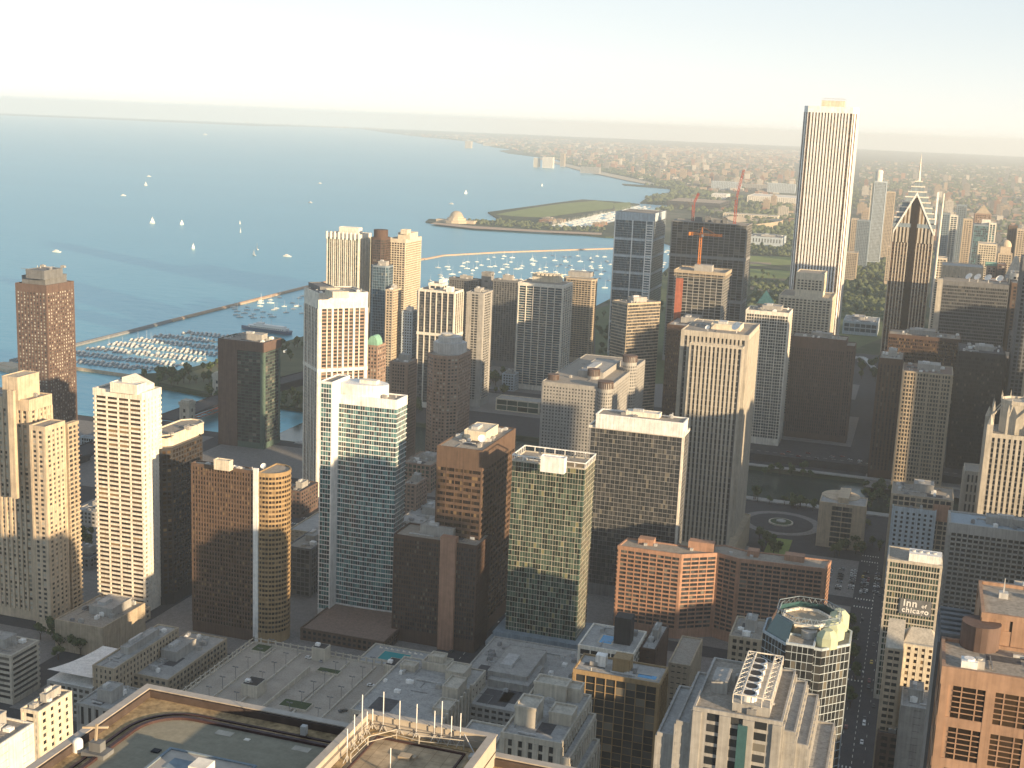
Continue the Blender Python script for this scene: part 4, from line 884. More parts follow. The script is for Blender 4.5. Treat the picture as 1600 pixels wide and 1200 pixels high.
b = MB(); b.prism([o+Vector(v) for v in ((fx-1,3),(fx+fw2+5,3),(fx+fw2+5,LY-2),(fx-1,LY-2))], H-.8, H+2.2); b.build('fan_plinth', wm('concrete'), t.root)
for k in range(6):
    yy = o.y+7+(LY-14)*k/5; b = MB(); b.cyl(o.x+fx+fw2*.62, yy, H+2.1, H+4.4, 2.5, n=22); b.build('fan_drum', wm('whitemet'), t.root)
    c_ = MB(); c_.cyl(o.x+fx+fw2*.62, yy, H+4.41, H+4.5, 1.9, n=18); c_.build('fan_opening', wm('black'), t.root)
b = MB(); xa, xb = o.x+fx-1, o.x+fx+fw2+5
for x in (xa, xa+2.6, xb-2.6, xb):
    b.bar((x,o.y+3,H+5),(x,o.y+LY-2,H+5),.2)
    for k in range(9): yy = o.y+3+(LY-5)*k/8; b.bar((x,yy,H+2),(x,yy,H+5),.16)
for k in range(9):
    ya = o.y+3+(LY-5)*k/9; yb = o.y+3+(LY-5)*(k+1)/9
    for x1, x2 in ((xa,xa+2.6),(xb-2.6,xb)): b.bar((x1,ya,H+5),(x2,yb,H+5),.12); b.bar((x2,ya,H+5),(x1,yb,H+5),.12)
for yy in (o.y+3, o.y+LY-2): b.bar((xa,yy,H+5),(xb,yy,H+5),.25)
b.build('steel_frame', wm('white'), t.root)
b = MB(); b.box(o.x+3, o.y+LY*.35, H-.8, o.x+LX*.3, o.y+LY*.62, H+3.5); b.build('penthouse', wm('concrete'), t.root); rooftop(t, 4, 'concrete', False)
b = MB(); b.prism([o+Vector(v) for v in ((LX*.52,-1.2),(LX*.63,-1.2),(LX*.63,.1),(LX*.52,.1))], 0, H-3); b.build('glazed_shaft', mat('skirt_glass', (.05,.12,.13)), t.root)
B('tan flat-roofed block with a pale roof patch behind the grey stepped tower', 1189,1000, 1140,1205, 'tan', 'dark', H=84, d=26)
# --- gold topped building with pool and its neighbours
def pool(root, x0, y0, x1, y1, z, m_):
    b = MB(); b.prism([Vector((x0-1,y0-1)),Vector((x1+1,y0-1)),Vector((x1+1,y1+1)),Vector((x0-1,y1+1))], z-.05, z+.12); b.build('pool_deck', wm('limestone'), root)
    b = MB(); b.prism([Vector((x0,y0)),Vector((x1,y0)),Vector((x1,y1)),Vector((x0,y1))], z+.1, z+.2); b.build('swimming_pool', m_, root)
poolm = mat('pool_water', (.02,.25,.50), .15, .05, .3, False); poolt = mat('pool_water_teal', (.03,.30,.32), .15, .05, .3, False)
t = B('dark glass block with a golden colonnaded top and a rooftop pool', 1031,1068, 896,1044, 'gold', 'dark', H=88, fh=3.3, bh=.25, bp=.1, bay=4.2, pw=.35, pp=.5, cw=1.2, top=2, tp=None, rm=roofg(), name='hotel', cat='hotel')
q = t.quad; LX = (q[1]-q[0]).length; LY = (q[3]-q[0]).length; o = q[0]; H = t.H-.8
pool(t.root, o.x+LX*.72, o.y+4, o.x+LX*.93, o.y+LY*.42, H+.1, poolm)
b = MB(); b.box(o.x+LX*.42,o.y+5,H,o.x+LX*.62,o.y+12,H+6.5); b.build('penthouse', wm('gold'), t.root); b = MB(); b.box(o.x+LX*.2,o.y+8,H,o.x+LX*.32,o.y+12,H+5); b.build('cooling_unit', wm('whitemet'), t.root); rooftop(t, 4, 'concrete', False)
t = B('white-framed block with a dark lift tower and a small rooftop pool', 990,1021, 904,1002, 'white', 'dark', H=62, d=30, bh=.5, bay=5, pw=.5, top=2, tp=None, rm=roofg())
q = t.quad; LX = (q[1]-q[0]).length; LY = (q[3]-q[0]).length; o = q[0]; H = t.H-.8
pool(t.root, o.x+LX*.3, o.y+8, o.x+LX*.52, o.y+18, H+.1, poolm); b = MB(); b.box(o.x+LX*.55,o.y+10,H,o.x+LX*.85,o.y+18,H+14); b.build('lift_tower', wm('black'), t.root); rooftop(t, 5, 'whitemet', False)
B('narrow grey roofed block beside the white-framed block', 1024,1015, 1001,1044, 'dbrown', 'dark', H=60, d=34, bh=2.6, bay=8, pw=7, rm=roofg())
B('low tan deck west of the two pool buildings', 1078,1040, 1045,1100, 'tan', 'dark', H=30, d=40, tp=None, bh=2.5)
# --- stone tower, bottom centre

H = 112; sw = P(949,1090,H); se = P(838,1068,H)
def boxT(label, x0, x1, y0, y1, H, sty, cat='building', name='building', tp='auto', rm=None):
    return T(name, label, cat, 'W', 0,0,0,0, sty, H=H, poly=[Vector((x0,y0)),Vector((x1,y0)),Vector((x1,y1)),Vector((x0,y1))], top=tp, roofmat=rm)
ST = dict(w='limestone', g='dark', fh=3.3, bh=.9, bp=.1, bay=3.4, pw=2.1, pp=.5, cw=1.6, top=2)
t = boxT('grey stone tower with stepped shoulders and slit windows, bottom centre', se.x, sw.x-6, sw.y-40, sw.y, H, ST, 'stone tower', 'stone_tower', None, roofg())
q = t.quad; LX = q[1].x-q[0].x; LY = q[3].y-q[0].y
for (x0, x1, y0, y1, h, nm) in ((LX,LX+3,-.0,LY-4,H-5,'shoulder'),(LX+3.05,LX+6,-1,LY-9,H-12,'shoulder'),(-4,-.05,2,LY-6,H-8,'shoulder'),(-9,-4.05,4,LY-12,H-16,'shoulder')):
    facade(t.root, [q[0]+Vector(v) for v in ((x0,y0),(x1,y0),(x1,y1),(x0,y1))], 0, h, ST, name=nm, lim=0, roofmat=roofg())
for (x, y_, a, c, h) in ((2,LY-9,12,7,5),(LX*.5,LY-7,8,6,4),(LX*.1,8,LX*.35,10,6),(LX*.6,14,8,8,3)):
    b = MB(); b.prism([q[0]+Vector(v) for v in ((x,y_),(x+a,y_),(x+a,y_+c),(x,y_+c))], H-.8, H+h); b.ring([q[0]+Vector(v) for v in ((x-.2,y_-.2),(x+a+.2,y_-.2),(x+a+.2,y_+c+.2),(x-.2,y_+c+.2))],[q[0]+Vector(v) for v in ((x+.4,y_+.4),(x+a-.4,y_+.4),(x+a-.4,y_+c-.4),(x+.4,y_+c-.4))], H+h-.3, H+h+.7); b.build('penthouse', wm('limestone'), t.root)
rooftop(t, 4, 'concrete', False)
# --- grey podium roofs between the stone tower and the green glass tower
pA = P(768,1105,24); pB = P(905,1062,24)
t = boxT('low grey roof crowded with ducts before the green glass tower', -212, -150, pA.y, 660, 24, dict(w='concrete', g='dark', bh=1.5, top=1.5), 'podium', rm=roofg())
rooftop(t, 9, 'concrete', True, seed=4); rooftop(t, 8, 'steel', False, seed=9)
H = 40
for lab, u0, v0, u1, v1, h, dd in (('concrete cube with a blank front at the bottom centre', 797,1150, 846,1150, 66, 16), ('pale walled terrace box left of the concrete cube', 716,1152, 785,1170, 52, 18)):
    a, c = P(u0,v0,h), P(u1,v1,h); boxT(lab, a.x, c.x, a.y, a.y+dd, h, dict(w='limestone', g='dark', bh=3.1, fh=3.2, bay=12, pw=11, top=2), rm=roofg(), tp=None)

# ------------------------------------------------------------------ parking roof
HG = 24
se = P(398,998,HG+1); sw = P(632,1043,HG+1); gx0, gx1, gy1 = se.x, sw.x, (se.y+sw.y)/2; gy0 = gy1-120
t = boxT('large parking deck roof with ramps, lamp posts and planters, bottom centre', gx0, gx1, gy0, gy1, HG, dict(w='limestone', g='dark', fh=3.2, bh=1.4, bp=.3, bay=8, pw=.8, top=.8, base=0), 'parking garage', 'parking_garage', None, mat('parking_deck', (.36,.32,.27), .95, .25, .08, False))
PG = t; q = t.quad; LX = gx1-gx0; LY = gy1-gy0
def loc2(x, y): return Vector((q[0].x+x, q[0].y+y))
def gbox(nm, x0, y0, x1, y1, z0, z1, m):
    b = MB(); a, c = loc2(x0,y0), loc2(x1,y1); b.box(a.x,a.y,z0,c.x,c.y,z1); return b.build(nm, m, t.root)
lm = wm('limestone')
b = MB()                                            # open railing with posts round the edge
for (x0,y0,x1,y1,n_) in ((0,0,0,LY,26),(0,LY,LX,LY,20)):
    for k in range(n_+1):
        p_ = loc2(x0+(x1-x0)*k/n_, y0+(y1-y0)*k/n_); b.box(p_.x-.35,p_.y-.35,HG-1,p_.x+.35,p_.y+.35,HG+2.6)
    p1, p2 = loc2(x0,y0), loc2(x1,y1); b.bar((p1.x,p1.y,HG+1.9),(p2.x,p2.y,HG+1.9),.3)
b.build('railing', lm, t.root)
for k, x in enumerate((.17,.34,.66,.83)): gbox('lane_divider', LX*x-.5, 6, LX*x+.3, LY-4, HG-.8, HG+.15, lm)
gbox('ramp_wall', LX*.5-.3, 4, LX*.5+.3, LY-22, HG-.8, HG+2.4, lm)
b = MB(); a, c = loc2(LX*.5+.3, 10), loc2(LX*.64, LY-34); b.face([(a.x,a.y,HG+1.8),(c.x,a.y,HG+1.8),(c.x,c.y,HG-.6),(a.x,c.y,HG-.6)]); b.face([(c.x,a.y,HG+1.8),(c.x,a.y,HG-.7),(c.x,c.y,HG-.7),(c.x,c.y,HG-.6)]); b.build('ramp', mat('parking_deck', (.36,.32,.27)), t.root)
for (x0,y0,x1,y1) in ((LX*.05,LY-12,LX*.15,LY-3),(LX*.54,LY-22,LX*.68,LY-17),(LX*.55,LY-66,LX*.72,LY-58)):
    gbox('planter', x0,y0,x1,y1,HG-.8,HG+.5,lm); gbox('planter_lawn', x0+.4,y0+.4,x1-.4,y1-.4,HG+.45,HG+.62,mat('hedge', (.045,.07,.03), .95, .3, .8, False, bump=.5))
for (px, py, a_, c_, h_) in ((LX*.44,LY-9,8,7,7),(LX*.93,LY-14,7,10,7),(LX*.30,LY-62,9,10,6)):
    gbox('stair_tower', px,py,px+a_,py+c_,HG-.8,HG+h_,lm); gbox('stair_tower_roof', px+.6,py+.6,px+a_-.6,py+c_-.6,HG+h_-.01,HG+h_+.15,wm('black')); gbox('roof_unit', px+1,py+2,px+3.5,py+4,HG+h_+.1,HG+h_+1.6,wm('whitemet'))
lp = empty('parking_lamp', (0,0,0), 0, 'twin-headed lamp post standing on the parking deck', 'lamp post', 'lamp posts on the parking deck')
b = MB(); b.cyl(0,0,0,.9,.35,n=8); b.build('base', wm('whitemet'), lp); b = MB(); b.bar((0,0,.9),(0,0,7.5),.13); b.build('post', wm('dgrey'), lp)
b = MB(); b.box(-1.6,-.3,7.4,-.3,.3,7.75); b.box(.3,-.3,7.4,1.6,.3,7.75); b.bar((-1,0,7.5),(1,0,7.5),.08); b.build('lamp_head', wm('dgrey'), lp); learn(lp)
first = True
for x in (.17,.34,.66,.83):
    for k in range(7):
        o_ = lp if first else copy_tree(lp); first = False; p_ = loc2(LX*x, LY-8-k*13)+t.c; o_.location = (p_.x, p_.y, HG-.75)
# grey roof west of the deck
t = boxT('broad pale concrete roof west of the parking deck with a stepped far wall', gx1+.3, gx1+46, gy1-70, gy1-2, 32, dict(w='limestone', g='dark', fh=4, bh=2.6, bay=5, pw=3, top=2, base=0), 'building', 'building', None, roofg())
H = 32; q = t.quad
for (x, y_, a, c, h) in ((14,58,14,9,3),(17,60,8,6,6),(30,50,10,12,4),(36,30,8,14,5),(38,12,8,12,2),(4,52,8,6,2)):
    b = MB(); p0_ = q[0]+Vector((x,y_)); pl = [p0_, p0_+Vector((a,0)), p0_+Vector((a,c)), p0_+Vector((0,c))]; b.prism(pl, H-.8, H+h); b.ring(offset(pl,.25), offset(pl,-.4), H+h-.4, H+h+.8); b.build('stepped_block', wm('limestone'), t.root)
for k in range(9): b = MB(); b.box(q[1].x-.1, q[1].y+4+k*5, 5, q[1].x+1.2, q[1].y+5.4+k*5, H+2); b.build('pilaster', wm('limestone'), t.root)
rooftop(t, 7, 'concrete', False)
# pool terrace behind the deck
pp_ = P(612,1026,14)
t = boxT('pale terrace with a teal swimming pool behind the parking deck', pp_.x-16, pp_.x+20, pp_.y-12, pp_.y+14, 14, dict(w='limestone', g='dark', bh=1.8, top=1), 'terrace', 'terrace', None, mat('terrace_deck', (.33,.34,.34), .9, .15, .3, False))
pool(t.root, -9, -5, 7, 6, 13.3, poolt)
for k in range(8): b = MB(); x = -14+k*3.6; b.box(x,9,13.2,x+1.9,9.7,13.6); b.box(x,9.6,13.2,x+.7,9.75,14.1); b.build('lounger', wm('white'), t.root)
HD = dict(w='dgrey', g='dark', bh=2, top=1)

# ------------------------------------------------------------------ the near roof, bottom left
Z0 = 262.0; SE = P(230,1070,Z0)
t = empty('stone_skyscraper', (SE.x+35, SE.y-30, 0), 0, 'near flat roof with lit parapet and curved inner track, bottom left', 'skyscraper')
X0, X1, Y0_, Y1_ = -35, 37, -32, 30
outer = [Vector((X0,Y0_)),Vector((X1,Y0_)),Vector((X1,Y1_)),Vector((X0,Y1_))]
marble = mat('marble_cladding', (.42,.37,.30), .7, .12, .4)
b = MB(); b.prism(outer, 0, Z0-1.5); b.ring(outer, offset(outer,-.62), Z0-1.6, Z0); b.build('wall', marble, t)
b = MB(); b.ring(offset(outer,.06), offset(outer,-.72), Z0-.01, Z0+.1); b.build('coping', mat('coping_metal', (.38,.34,.29), .45, .15, 1, False, spec=.5), t)
b = MB(); b.ring(offset(outer,-.6), offset(outer,-.9), Z0-1.55, Z0-.06); b.build('inner_flashing', mat('maroon_flashing', (.075,.058,.052), .6, .2, 1, False), t)
b = MB(); b.prism(offset(outer,-.85), Z0-1.6, Z0-.72); b.build('gutter', mat('gravel_orange', (.34,.25,.14), .95, .5, 2.5, False, bump=1), t)
ri = 4.0; inn = offset(outer,-3.2); c_ = [inn[0], inn[1], inn[2]]
fil = [Vector((inn[3].x+ri*(1-math.cos(rad(a))), inn[3].y-ri*(1-math.sin(rad(a))))) for a in range(90,-1,-10)]
curb = c_+fil
b = MB(); b.ring(curb, offset(curb,-.35), Z0-1.5, Z0-.45); b.build('curved_track', mat('track_dark', (.06,.035,.035), .5, .2, 1, False), t)
b = MB(); b.ring(offset(curb,.9), offset(curb,.65), Z0-1.46, Z0-.6); b.build('outer_rail', mat('track_dark', (.06,.035,.035)), t)
b = MB(); b.prism(offset(curb,-.3), Z0-1.5, Z0-.68); b.build('roof', mat('fine_gravel', (.27,.25,.19), .97, .14, 3, False, bump=.5), t)
for k in range(6): b = MB(); x = -25+k*7.5; b.box(x,Y1_-4.9,Z0-.69,x+1.6,Y1_-4.1,Z0-.65); b.build('walkway_slab', wm('limestone'), t)
L0 = Vector((t.location.x, t.location.y))
def nb(nm, u, v, dz, sx, sy, h, m):
    p_ = P(u,v,Z0-.68+dz).xy-L0; b = MB(); b.box(p_.x-sx/2,p_.y-sy/2,Z0-.7+dz,p_.x+sx/2,p_.y+sy/2,Z0-.68+dz+h); return b.build(nm, m, t)
nb('camera_base', 475,1147, 0, .5,.5,.3, wm('black')); nb('camera_housing', 475,1147, .3, .5,.5,.8, wm('steel'))
nb('drain_cover', 244,1174, 0, .7,.6,.12, wm('black')); nb('roof_marker', 386,1156, 0, .5,.4,.05, wm('white'))
p_ = P(267,1168,Z0+.2).xy-L0
b = MB(); b.box(p_.x,p_.y-7,Z0-1.25,p_.x+8,p_.y,Z0+.1); b.build('roof_hatch', mat('coping_metal', (.38,.34,.29)), t)
b = MB(); b.ring([Vector((p_.x-.12,p_.y-7.1)),Vector((p_.x+8.1,p_.y-7.1)),Vector((p_.x+8.1,p_.y+.1)),Vector((p_.x-.12,p_.y+.1))],[Vector((p_.x+.12,p_.y-6.9)),Vector((p_.x+7.9,p_.y-6.9)),Vector((p_.x+7.9,p_.y-.12)),Vector((p_.x+.12,p_.y-.12))],Z0+.05,Z0+.2); b.build('hatch_rim', wm('bluegrey'), t)
b = MB(); b.box(p_.x+1.2,p_.y-3,Z0+.09,p_.x+3.6,p_.y-1.3,Z0+.16); b.build('skylight', wm('bluegrey'), t)
b = MB(); b.box(p_.x+3.9,p_.y-3.6,Z0+.09,p_.x+5.4,p_.y-2,Z0+1.1); b.build('vent_box', wm('white'), t)
# window washing rig
p_ = P(148,1185,Z0-1.2).xy-L0
b = MB(); b.bar((p_.x,p_.y,Z0-1.2),(p_.x+.3,p_.y,Z0+2.0),.12); b.bar((p_.x-.9,p_.y-.3,Z0+1.6),(p_.x+1.2,p_.y+.3,Z0+1.75),.12); b.build('davit_arm', wm('tan'), t)
b = MB(); b.cyl(p_.x-1.5,p_.y-.2,Z0-1.2,Z0+.1,.45,n=12); b.dome(p_.x-1.5,p_.y-.2,Z0+.08,.45,.4,n=12); b.build('motor_housing', wm('whitemet'), t)
b = MB(); b.box(p_.x-.7,p_.y-.9,Z0-1.2,p_.x+1.5,p_.y+.6,Z0-.3); b.box(p_.x-.2,p_.y-.5,Z0-.31,p_.x+.9,p_.y+.3,Z0+.5); b.build('winch', wm('dgrey'), t)
# raised block with the antennas
ZB = 264.0
a1 = P(571,1110,ZB).xy-L0; a2 = P(777,1147,ZB).xy-L0
bl = [Vector((a1.x,Y0_+4)),Vector((a2.x,Y0_+4)),Vector((a2.x,a1.y)),Vector((a1.x,a1.y))]
b = MB(); b.prism(bl, 0, ZB-1.45); b.ring(bl, offset(bl,-.5), ZB-1.6, ZB); b.build('upper_wall', marble, t)
b = MB(); b.ring(offset(bl,.1), offset(bl,-.6), ZB-.01, ZB+.1); b.ring(offset(bl,-.5), offset(bl,-.75), ZB-1.4, ZB-.5); b.build('upper_coping', mat('coping_metal', (.38,.34,.29)), t)
def paver_mat():
    if 'roof_pavers' in MATS: return MATS['roof_pavers']
    m = mat('roof_pavers', (.42,.33,.22), .9, .25, .6, False); nt = m.node_tree; L = nt.links.new; bs = nt.nodes['Principled BSDF']
    src = bs.inputs['Base Color'].links[0].from_socket
    br = node(nt, 'ShaderNodeTexBrick'); br.offset = 0; br.inputs['Scale'].default_value = 1; br.inputs['Mortar Size'].default_value = .02; br.inputs['Brick Width'].default_value = 1.2; br.inputs['Row Height'].default_value = 1.2
    br.inputs['Color1'].default_value = (1,1,1,1); br.inputs['Color2'].default_value = (.88,.88,.88,1); br.inputs['Mortar'].default_value = (.55,.5,.45,1)
    tc = node(nt, 'ShaderNodeTexCoord'); L(tc.outputs['Object'], br.inputs[0])
    mx = node(nt, 'ShaderNodeMix', data_type='RGBA', blend_type='MULTIPLY'); mx.inputs['Factor'].default_value = 1; L(src, mx.inputs['A']); L(br.outputs['Color'], mx.inputs['B']); L(mx.outputs['Result'], bs.inputs['Base Color']); return m
b = MB(); b.prism(offset(bl,-.52), ZB-1.45, ZB-1.2); b.build('upper_roof', paver_mat(), t)
b = MB(); i2 = offset(bl,-2.0); b.ring(i2, offset(i2,-.15), ZB-1.21, ZB-1.05); b.build('inner_track', mat('track_dark', (.06,.035,.035)), t)
b = MB(); b.ring(offset(bl,-.8), offset(bl,-1.5), ZB-1.19, ZB-1.12); b.build('gravel_strip', mat('gravel_orange', (.34,.25,.14)), t)
zb = ZB-1.2
ANT = [(565,1086,1160),(553,1117,1171),(542,1139,1192),(573,1112,1150),(584,1106,1138),(602.5,1077,1139),(629.5,1089,1142),(656,1094,1147),(684,1104,1152),(695,1089,1154),(711,1111,1156),(727,1104,1156),(609.5,1169,1212)]
for k, (u, vt, vb) in enumerate(ANT):
    g = P(u, vb, zb); zt = XY(u+ (vb-vt)*.06, vt, g.y).z; p_ = g.xy
    p_ = Vector((min(max(p_.x-L0.x, a1.x+.9), a2.x-.9), min(p_.y-L0.y, a1.y-.9)))
    a_ = empty('antenna', (p_.x+L0.x, p_.y+L0.y, zb), 0, 'slim white whip antenna on the raised near roof', 'antenna', 'whip antennas along the raised roof edge')
    h = zt-zb; b = MB(); b.bar((0,0,h*.45),(0,0,h),.042,n=8); b.build('whip', wm('whitemet'), a_); b = MB(); b.bar((0,0,0),(0,0,h*.46),.04,n=8); b.build('mount_pole', wm('steel'), a_)
    b = MB(); 
    for an in (0,2.1,4.2): b.bar((0,0,.7),(.45*math.cos(an),.45*math.sin(an),0),.03)
    b.build('tripod', wm('steel'), a_)
b = MB(); pts_ = [P(548,1178,zb+.9),P(575,1150,zb+1),P(620,1137,zb+1.1),P(655,1150,zb+.9),P(725,1158,zb+.9)]
pts_ = [Vector((p.x-L0.x, min(p.y-L0.y, a1.y-1), zb+.95)) for p in pts_]
for i in range(4):
    b.bar(pts_[i],pts_[i+1],.045); b.bar(pts_[i]-Vector((0,0,.5)),pts_[i+1]-Vector((0,0,.5)),.035)
for p in pts_: b.bar(p,(p.x,p.y,zb),.045)
b.build('pipe_railing', wm('limestone'), t)
p_ = P(633,1184,zb).xy-L0; b = MB(); b.box(p_.x-.5,p_.y-.4,zb-.01,p_.x+.5,p_.y+.4,zb+.25); b.box(p_.x+.6,p_.y-.1,zb-.01,p_.x+.9,p_.y+.5,zb+.2); b.build('cable_box', wm('tan'), t)
p_ = P(738,1185,zb).xy-L0; b = MB(); b.bar((p_.x-1.2,p_.y+1.2,zb+1.4),(p_.x+.6,p_.y-.4,zb+.2),.05); b.box(p_.x-.2,p_.y-.5,zb,p_.x+.5,p_.y+.2,zb+.4); b.build('cable_gantry', wm('steel'), t)

# ------------------------------------------------------------------ cranes
def truss(b, a, c, w_, n_, th=.22):
    a = Vector(a); c = Vector(c); d = (c-a).normalized(); t_ = Vector((0,0,1)) if abs(d.z) < .8 else Vector((1,0,0)); e1 = d.cross(t_).normalized()*w_/2; e2 = d.cross(e1).normalized()*w_/2
    cs = [e1+e2, e1-e2, -e1-e2, -e1+e2]
    for s in cs: b.bar(a+s, c+s, th)
    for k in range(n_):
        p1 = a+(c-a)*(k/n_); p2 = a+(c-a)*((k+1)/n_)
        for i in range(4): b.bar(p1+cs[i], p2+cs[(i+1)%4], th*.6)
cm = mat('crane_orange', (.75,.26,.05), .6, .1); rm_ = mat('crane_red', (.35,.07,.05), .6, .1)
t = ORC; zt = t.H
top = XY(1094,357,t.c.y).z; bx = XY(1093,400,t.c.y).x
r = empty('tower_crane', (bx, t.c.y, zt-1), 0, 'orange tower crane on the unfinished concrete shell', 'crane')
hm_ = XY(1094,366,t.c.y).z-zt+1
b = MB(); truss(b, (0,0,0), (0,0,hm_), 2.2, 12); b.build('mast', cm, r)
b = MB(); b.bar((-1,0,hm_),(1.2,0,hm_+8),.3); b.bar((1.2,0,hm_),(1.2,0,hm_+8),.3); b.build('apex', cm, r)
b = MB(); truss(b, (0,0,hm_), (24,-14,hm_+1), 1.8, 12); b.build('jib', cm, r)
b = MB(); truss(b, (0,0,hm_), (-12,6,hm_), 1.8, 5); b.box(-14,4.6,hm_-2.4,-10,8.6,hm_+1.2); b.build('counter_jib', cm, r)
b = MB(); b.bar((1.2,0,hm_+8),(18,-10.5,hm_+1.4),.12); b.bar((1.2,0,hm_+8),(-10,5,hm_+.6),.12); b.build('stay_cable', cm, r)
b = MB(); b.box(1,-2.2,hm_-2.4,3,-.6,hm_); b.build('cab', wm('whitemet'), r)
t = BLC
for (u1, v1, u2, v2, u3, v3, lab) in ((1082,346,1083,318,1090,302,'dark red luffing crane left of the pair on the blue-black tower'), (1148,346,1149,310,1160,265,'tall red luffing crane right of the pair on the blue-black tower')):
    A = XY(u1,v1,t.c.y); C_ = XY(u2,v2,t.c.y); D = XY(u3,v3,t.c.y); r = empty('luffing_crane', (A.x,A.y,t.H-1), 0, lab, 'crane')
    o_ = Vector(r.location); b = MB(); truss(b, (0,0,0), (0,0,C_.z-o_.z), 2.6, 8, .3); b.build('mast', rm_, r)
    b = MB(); truss(b, (0,0,C_.z-o_.z), (D.x-C_.x, 4, D.z-o_.z), 2, 10, .3); b.build('jib', rm_, r)
    b = MB(); b.box(-7,-2,C_.z-o_.z-1.5,1,2,C_.z-o_.z+1.8); b.bar((-4,0,C_.z-o_.z+1.5),(-2,0,C_.z-o_.z+11),.4); b.build('machinery_deck', wm('dgrey'), r)
    b = MB(); b.bar((-2,0,C_.z-o_.z+11),((D.x-C_.x)*.9,3.6,D.z-o_.z-2),.15); b.build('stay_cable', rm_, r)

# ------------------------------------------------------------------ tower behind the view; unseen towers added in the west to cast evening shadows
t = T('skyscraper', 'black cross-braced skyscraper the view is taken from', 'skyscraper', 'W', 0,0,0,0, dict(w='black', g='dark', fh=3.9, bh=1.2, bp=.1, bay=4, pw=.5, top=6), H=344,
      poly=[Vector(v) for v in ((-26,-52),(26,-52),(26,-8),(-26,-8))], lim=0)
b = MB()
for k in range(5):
    z0_, z1_ = 10+k*64, 10+(k+1)*64; b.bar((-26,22.4,z0_),(26,22.4,z1_),.7); b.bar((26,22.4,z0_),(-26,22.4,z1_),.7); b.bar((26.4,-22,z0_),(26.4,22,z1_),.7); b.bar((26.4,22,z0_),(26.4,-22,z1_),.7)
b.build('cross_brace', wm('dgrey'), t.root)
rr = random.Random(21)
WN = [(95+ix*100+rr.uniform(-8,8), 60+iy*102+rr.uniform(-12,12), rr.choice((115,130,150,165,185,210))+ix*12) for ix in range(5) for iy in range(17) if rr.random() < .82]
WC = ['beige','dgrey','limestone','brown','white','concrete','dbrick','granite','tan']
LITE = [(-236,735,25,18),(-236,765,25,14),(-372,1050,70,16),(-145,771,18,24),(-62,775,22,12),(P(970,1055,88).x,P(970,1055,88).y,76,16),(pc.x,pc.y,100,16),(-42,985,6,14),(12,P(1440,1050,70).y,60,12),(-200,690,100,10),(-330,640,55,8),(P(90,1112,62).x,P(90,1112,62).y,40,14)]
for k, (x, y_, h) in enumerate(WN):
    for tx, ty, th, hw_ in LITE:                    # added towers cut lower so evening sun reaches chosen fronts
        if abs(y_+18-(ty-.51*(x+18-tx))) < hw_+30: h = min(h, max(20, th+.17*math.hypot(x-tx, y_-ty)*.98))
    a, c = rr.uniform(30,46), rr.uniform(28,44); wc = WC[k % len(WC)]
    T('office_tower', 'office tower standing west of the photographed streets, out of view', 'office tower', 'W', 0,0,0,0, dict(w=wc, g='dark', fh=3.9, bh=1.5, bay=4, pw=1.3, top=4), H=h,
      poly=[Vector((x,y_)),Vector((x+a,y_)),Vector((x+a,y_+c)),Vector((x,y_+c))], lim=0, group='added shadow towers west of the view')

# ------------------------------------------------------------------ towers of the far right, south of the park
def F_(label, uM, vM, L_, R_, y, w, g='grey', d=30, side='E' , bay=4, pw=1.4, bh=1.5, top=3, name='office_tower', tp=None, **k):
    return T(name, label, 'tower' if 'tower' in name else 'building', side, uM, vM, L_, R_, dict(w=w, g=g, fh=3.7, bh=bh, bay=bay, pw=pw, top=top, bp=.3, pp=.5, cw=1.2, **k), y=y, d=d, top=tp, roofmat=roofg())
FT = 3600
t = F_('pale blue cylinder-topped slender tower between the two skyscrapers', 1386,284, 1367,1387, 3350, 'paleblue', 'grey', side='W', bh=.9, bay=3)
b = MB(); b.cyl(-6,-4,t.H-2,t.H+24,9,n=24); b.dome(-6,-4,t.H+23.9,9,5,n=24); b.build('round_top', wm('white'), t.root)
b = MB(); q = t.quad; b.prism([q[0]+Vector(v) for v in ((-7,2),(-.1,2),(-.1,16),(-7,16))], 0, t.H-6); b.build('west_wing', wm('cream'), t.root)
F_('dark blue block just left of the slender pale tower', 1360,345, 1340,1362, 3200, 'bluegrey', side='W')
F_('beige slab left of the slender pale tower', 1341,342, 1331,1343, 3260, 'beige', side='W')
F_('buff residential block behind the pointed skyscraper spire foot', 1399,300, 1386,1401, 3500, 'beige', side='W', d=20)
F_('small buff block between slender tower and pointed skyscraper', 1398,385, 1387,1400, 2900, 'beige', side='W', d=20)
F_('dark navy glass slab right of the pointed skyscraper', 1468,333, 1466,1485, 2550, 'bluegrey', 'blue', d=24)
F_('white gridded slab beside the dark navy slab', 1485,336, 1484,1497, 2560, 'white', 'blue', bh=1, bay=7, pw=1.2, d=24)
F_('grey-green slab with white edge on the far right', 1496,320, 1495,1511, 2900, 'bluegrey', d=22)
F_('narrow beige tower stepped at its top on the far right', 1506,342, 1504,1520, 2600, 'beige', d=22)
t = F_('reddish tower with a pyramid roof on the far right', 1524,333, 1522,1549, 2700, 'brick', 'blind', d=34)
b = MB(); q = t.quad; k = [(p.x,p.y,t.H-.9) for p in q]+[(0,0,t.H+17)]
for i in range(4): b.face([k[i],k[(i+1)%4],k[4]])
b.build('pyramid_roof', wm('tan'), t.root)
t = F_('teal glass tower with a white roof cube on the far right', 1522,350, 1519,1546, 2350, 'bluegrey', 'teal', bh=.5, bay=3, pw=.4, d=30)
b = MB(); b.box(0,-6,t.H-1,14,8,t.H+8); b.build('roof_cube', wm('white'), t.root)
F_('white and blue wing beside the teal glass tower', 1546,348, 1544,1557, 2350, 'white', 'teal', bh=.5, bay=5, d=30)
F_('ornate cream block with many small windows on the far right', 1529,380, 1527,1558, 2250, 'cream', 'dark', d=36)
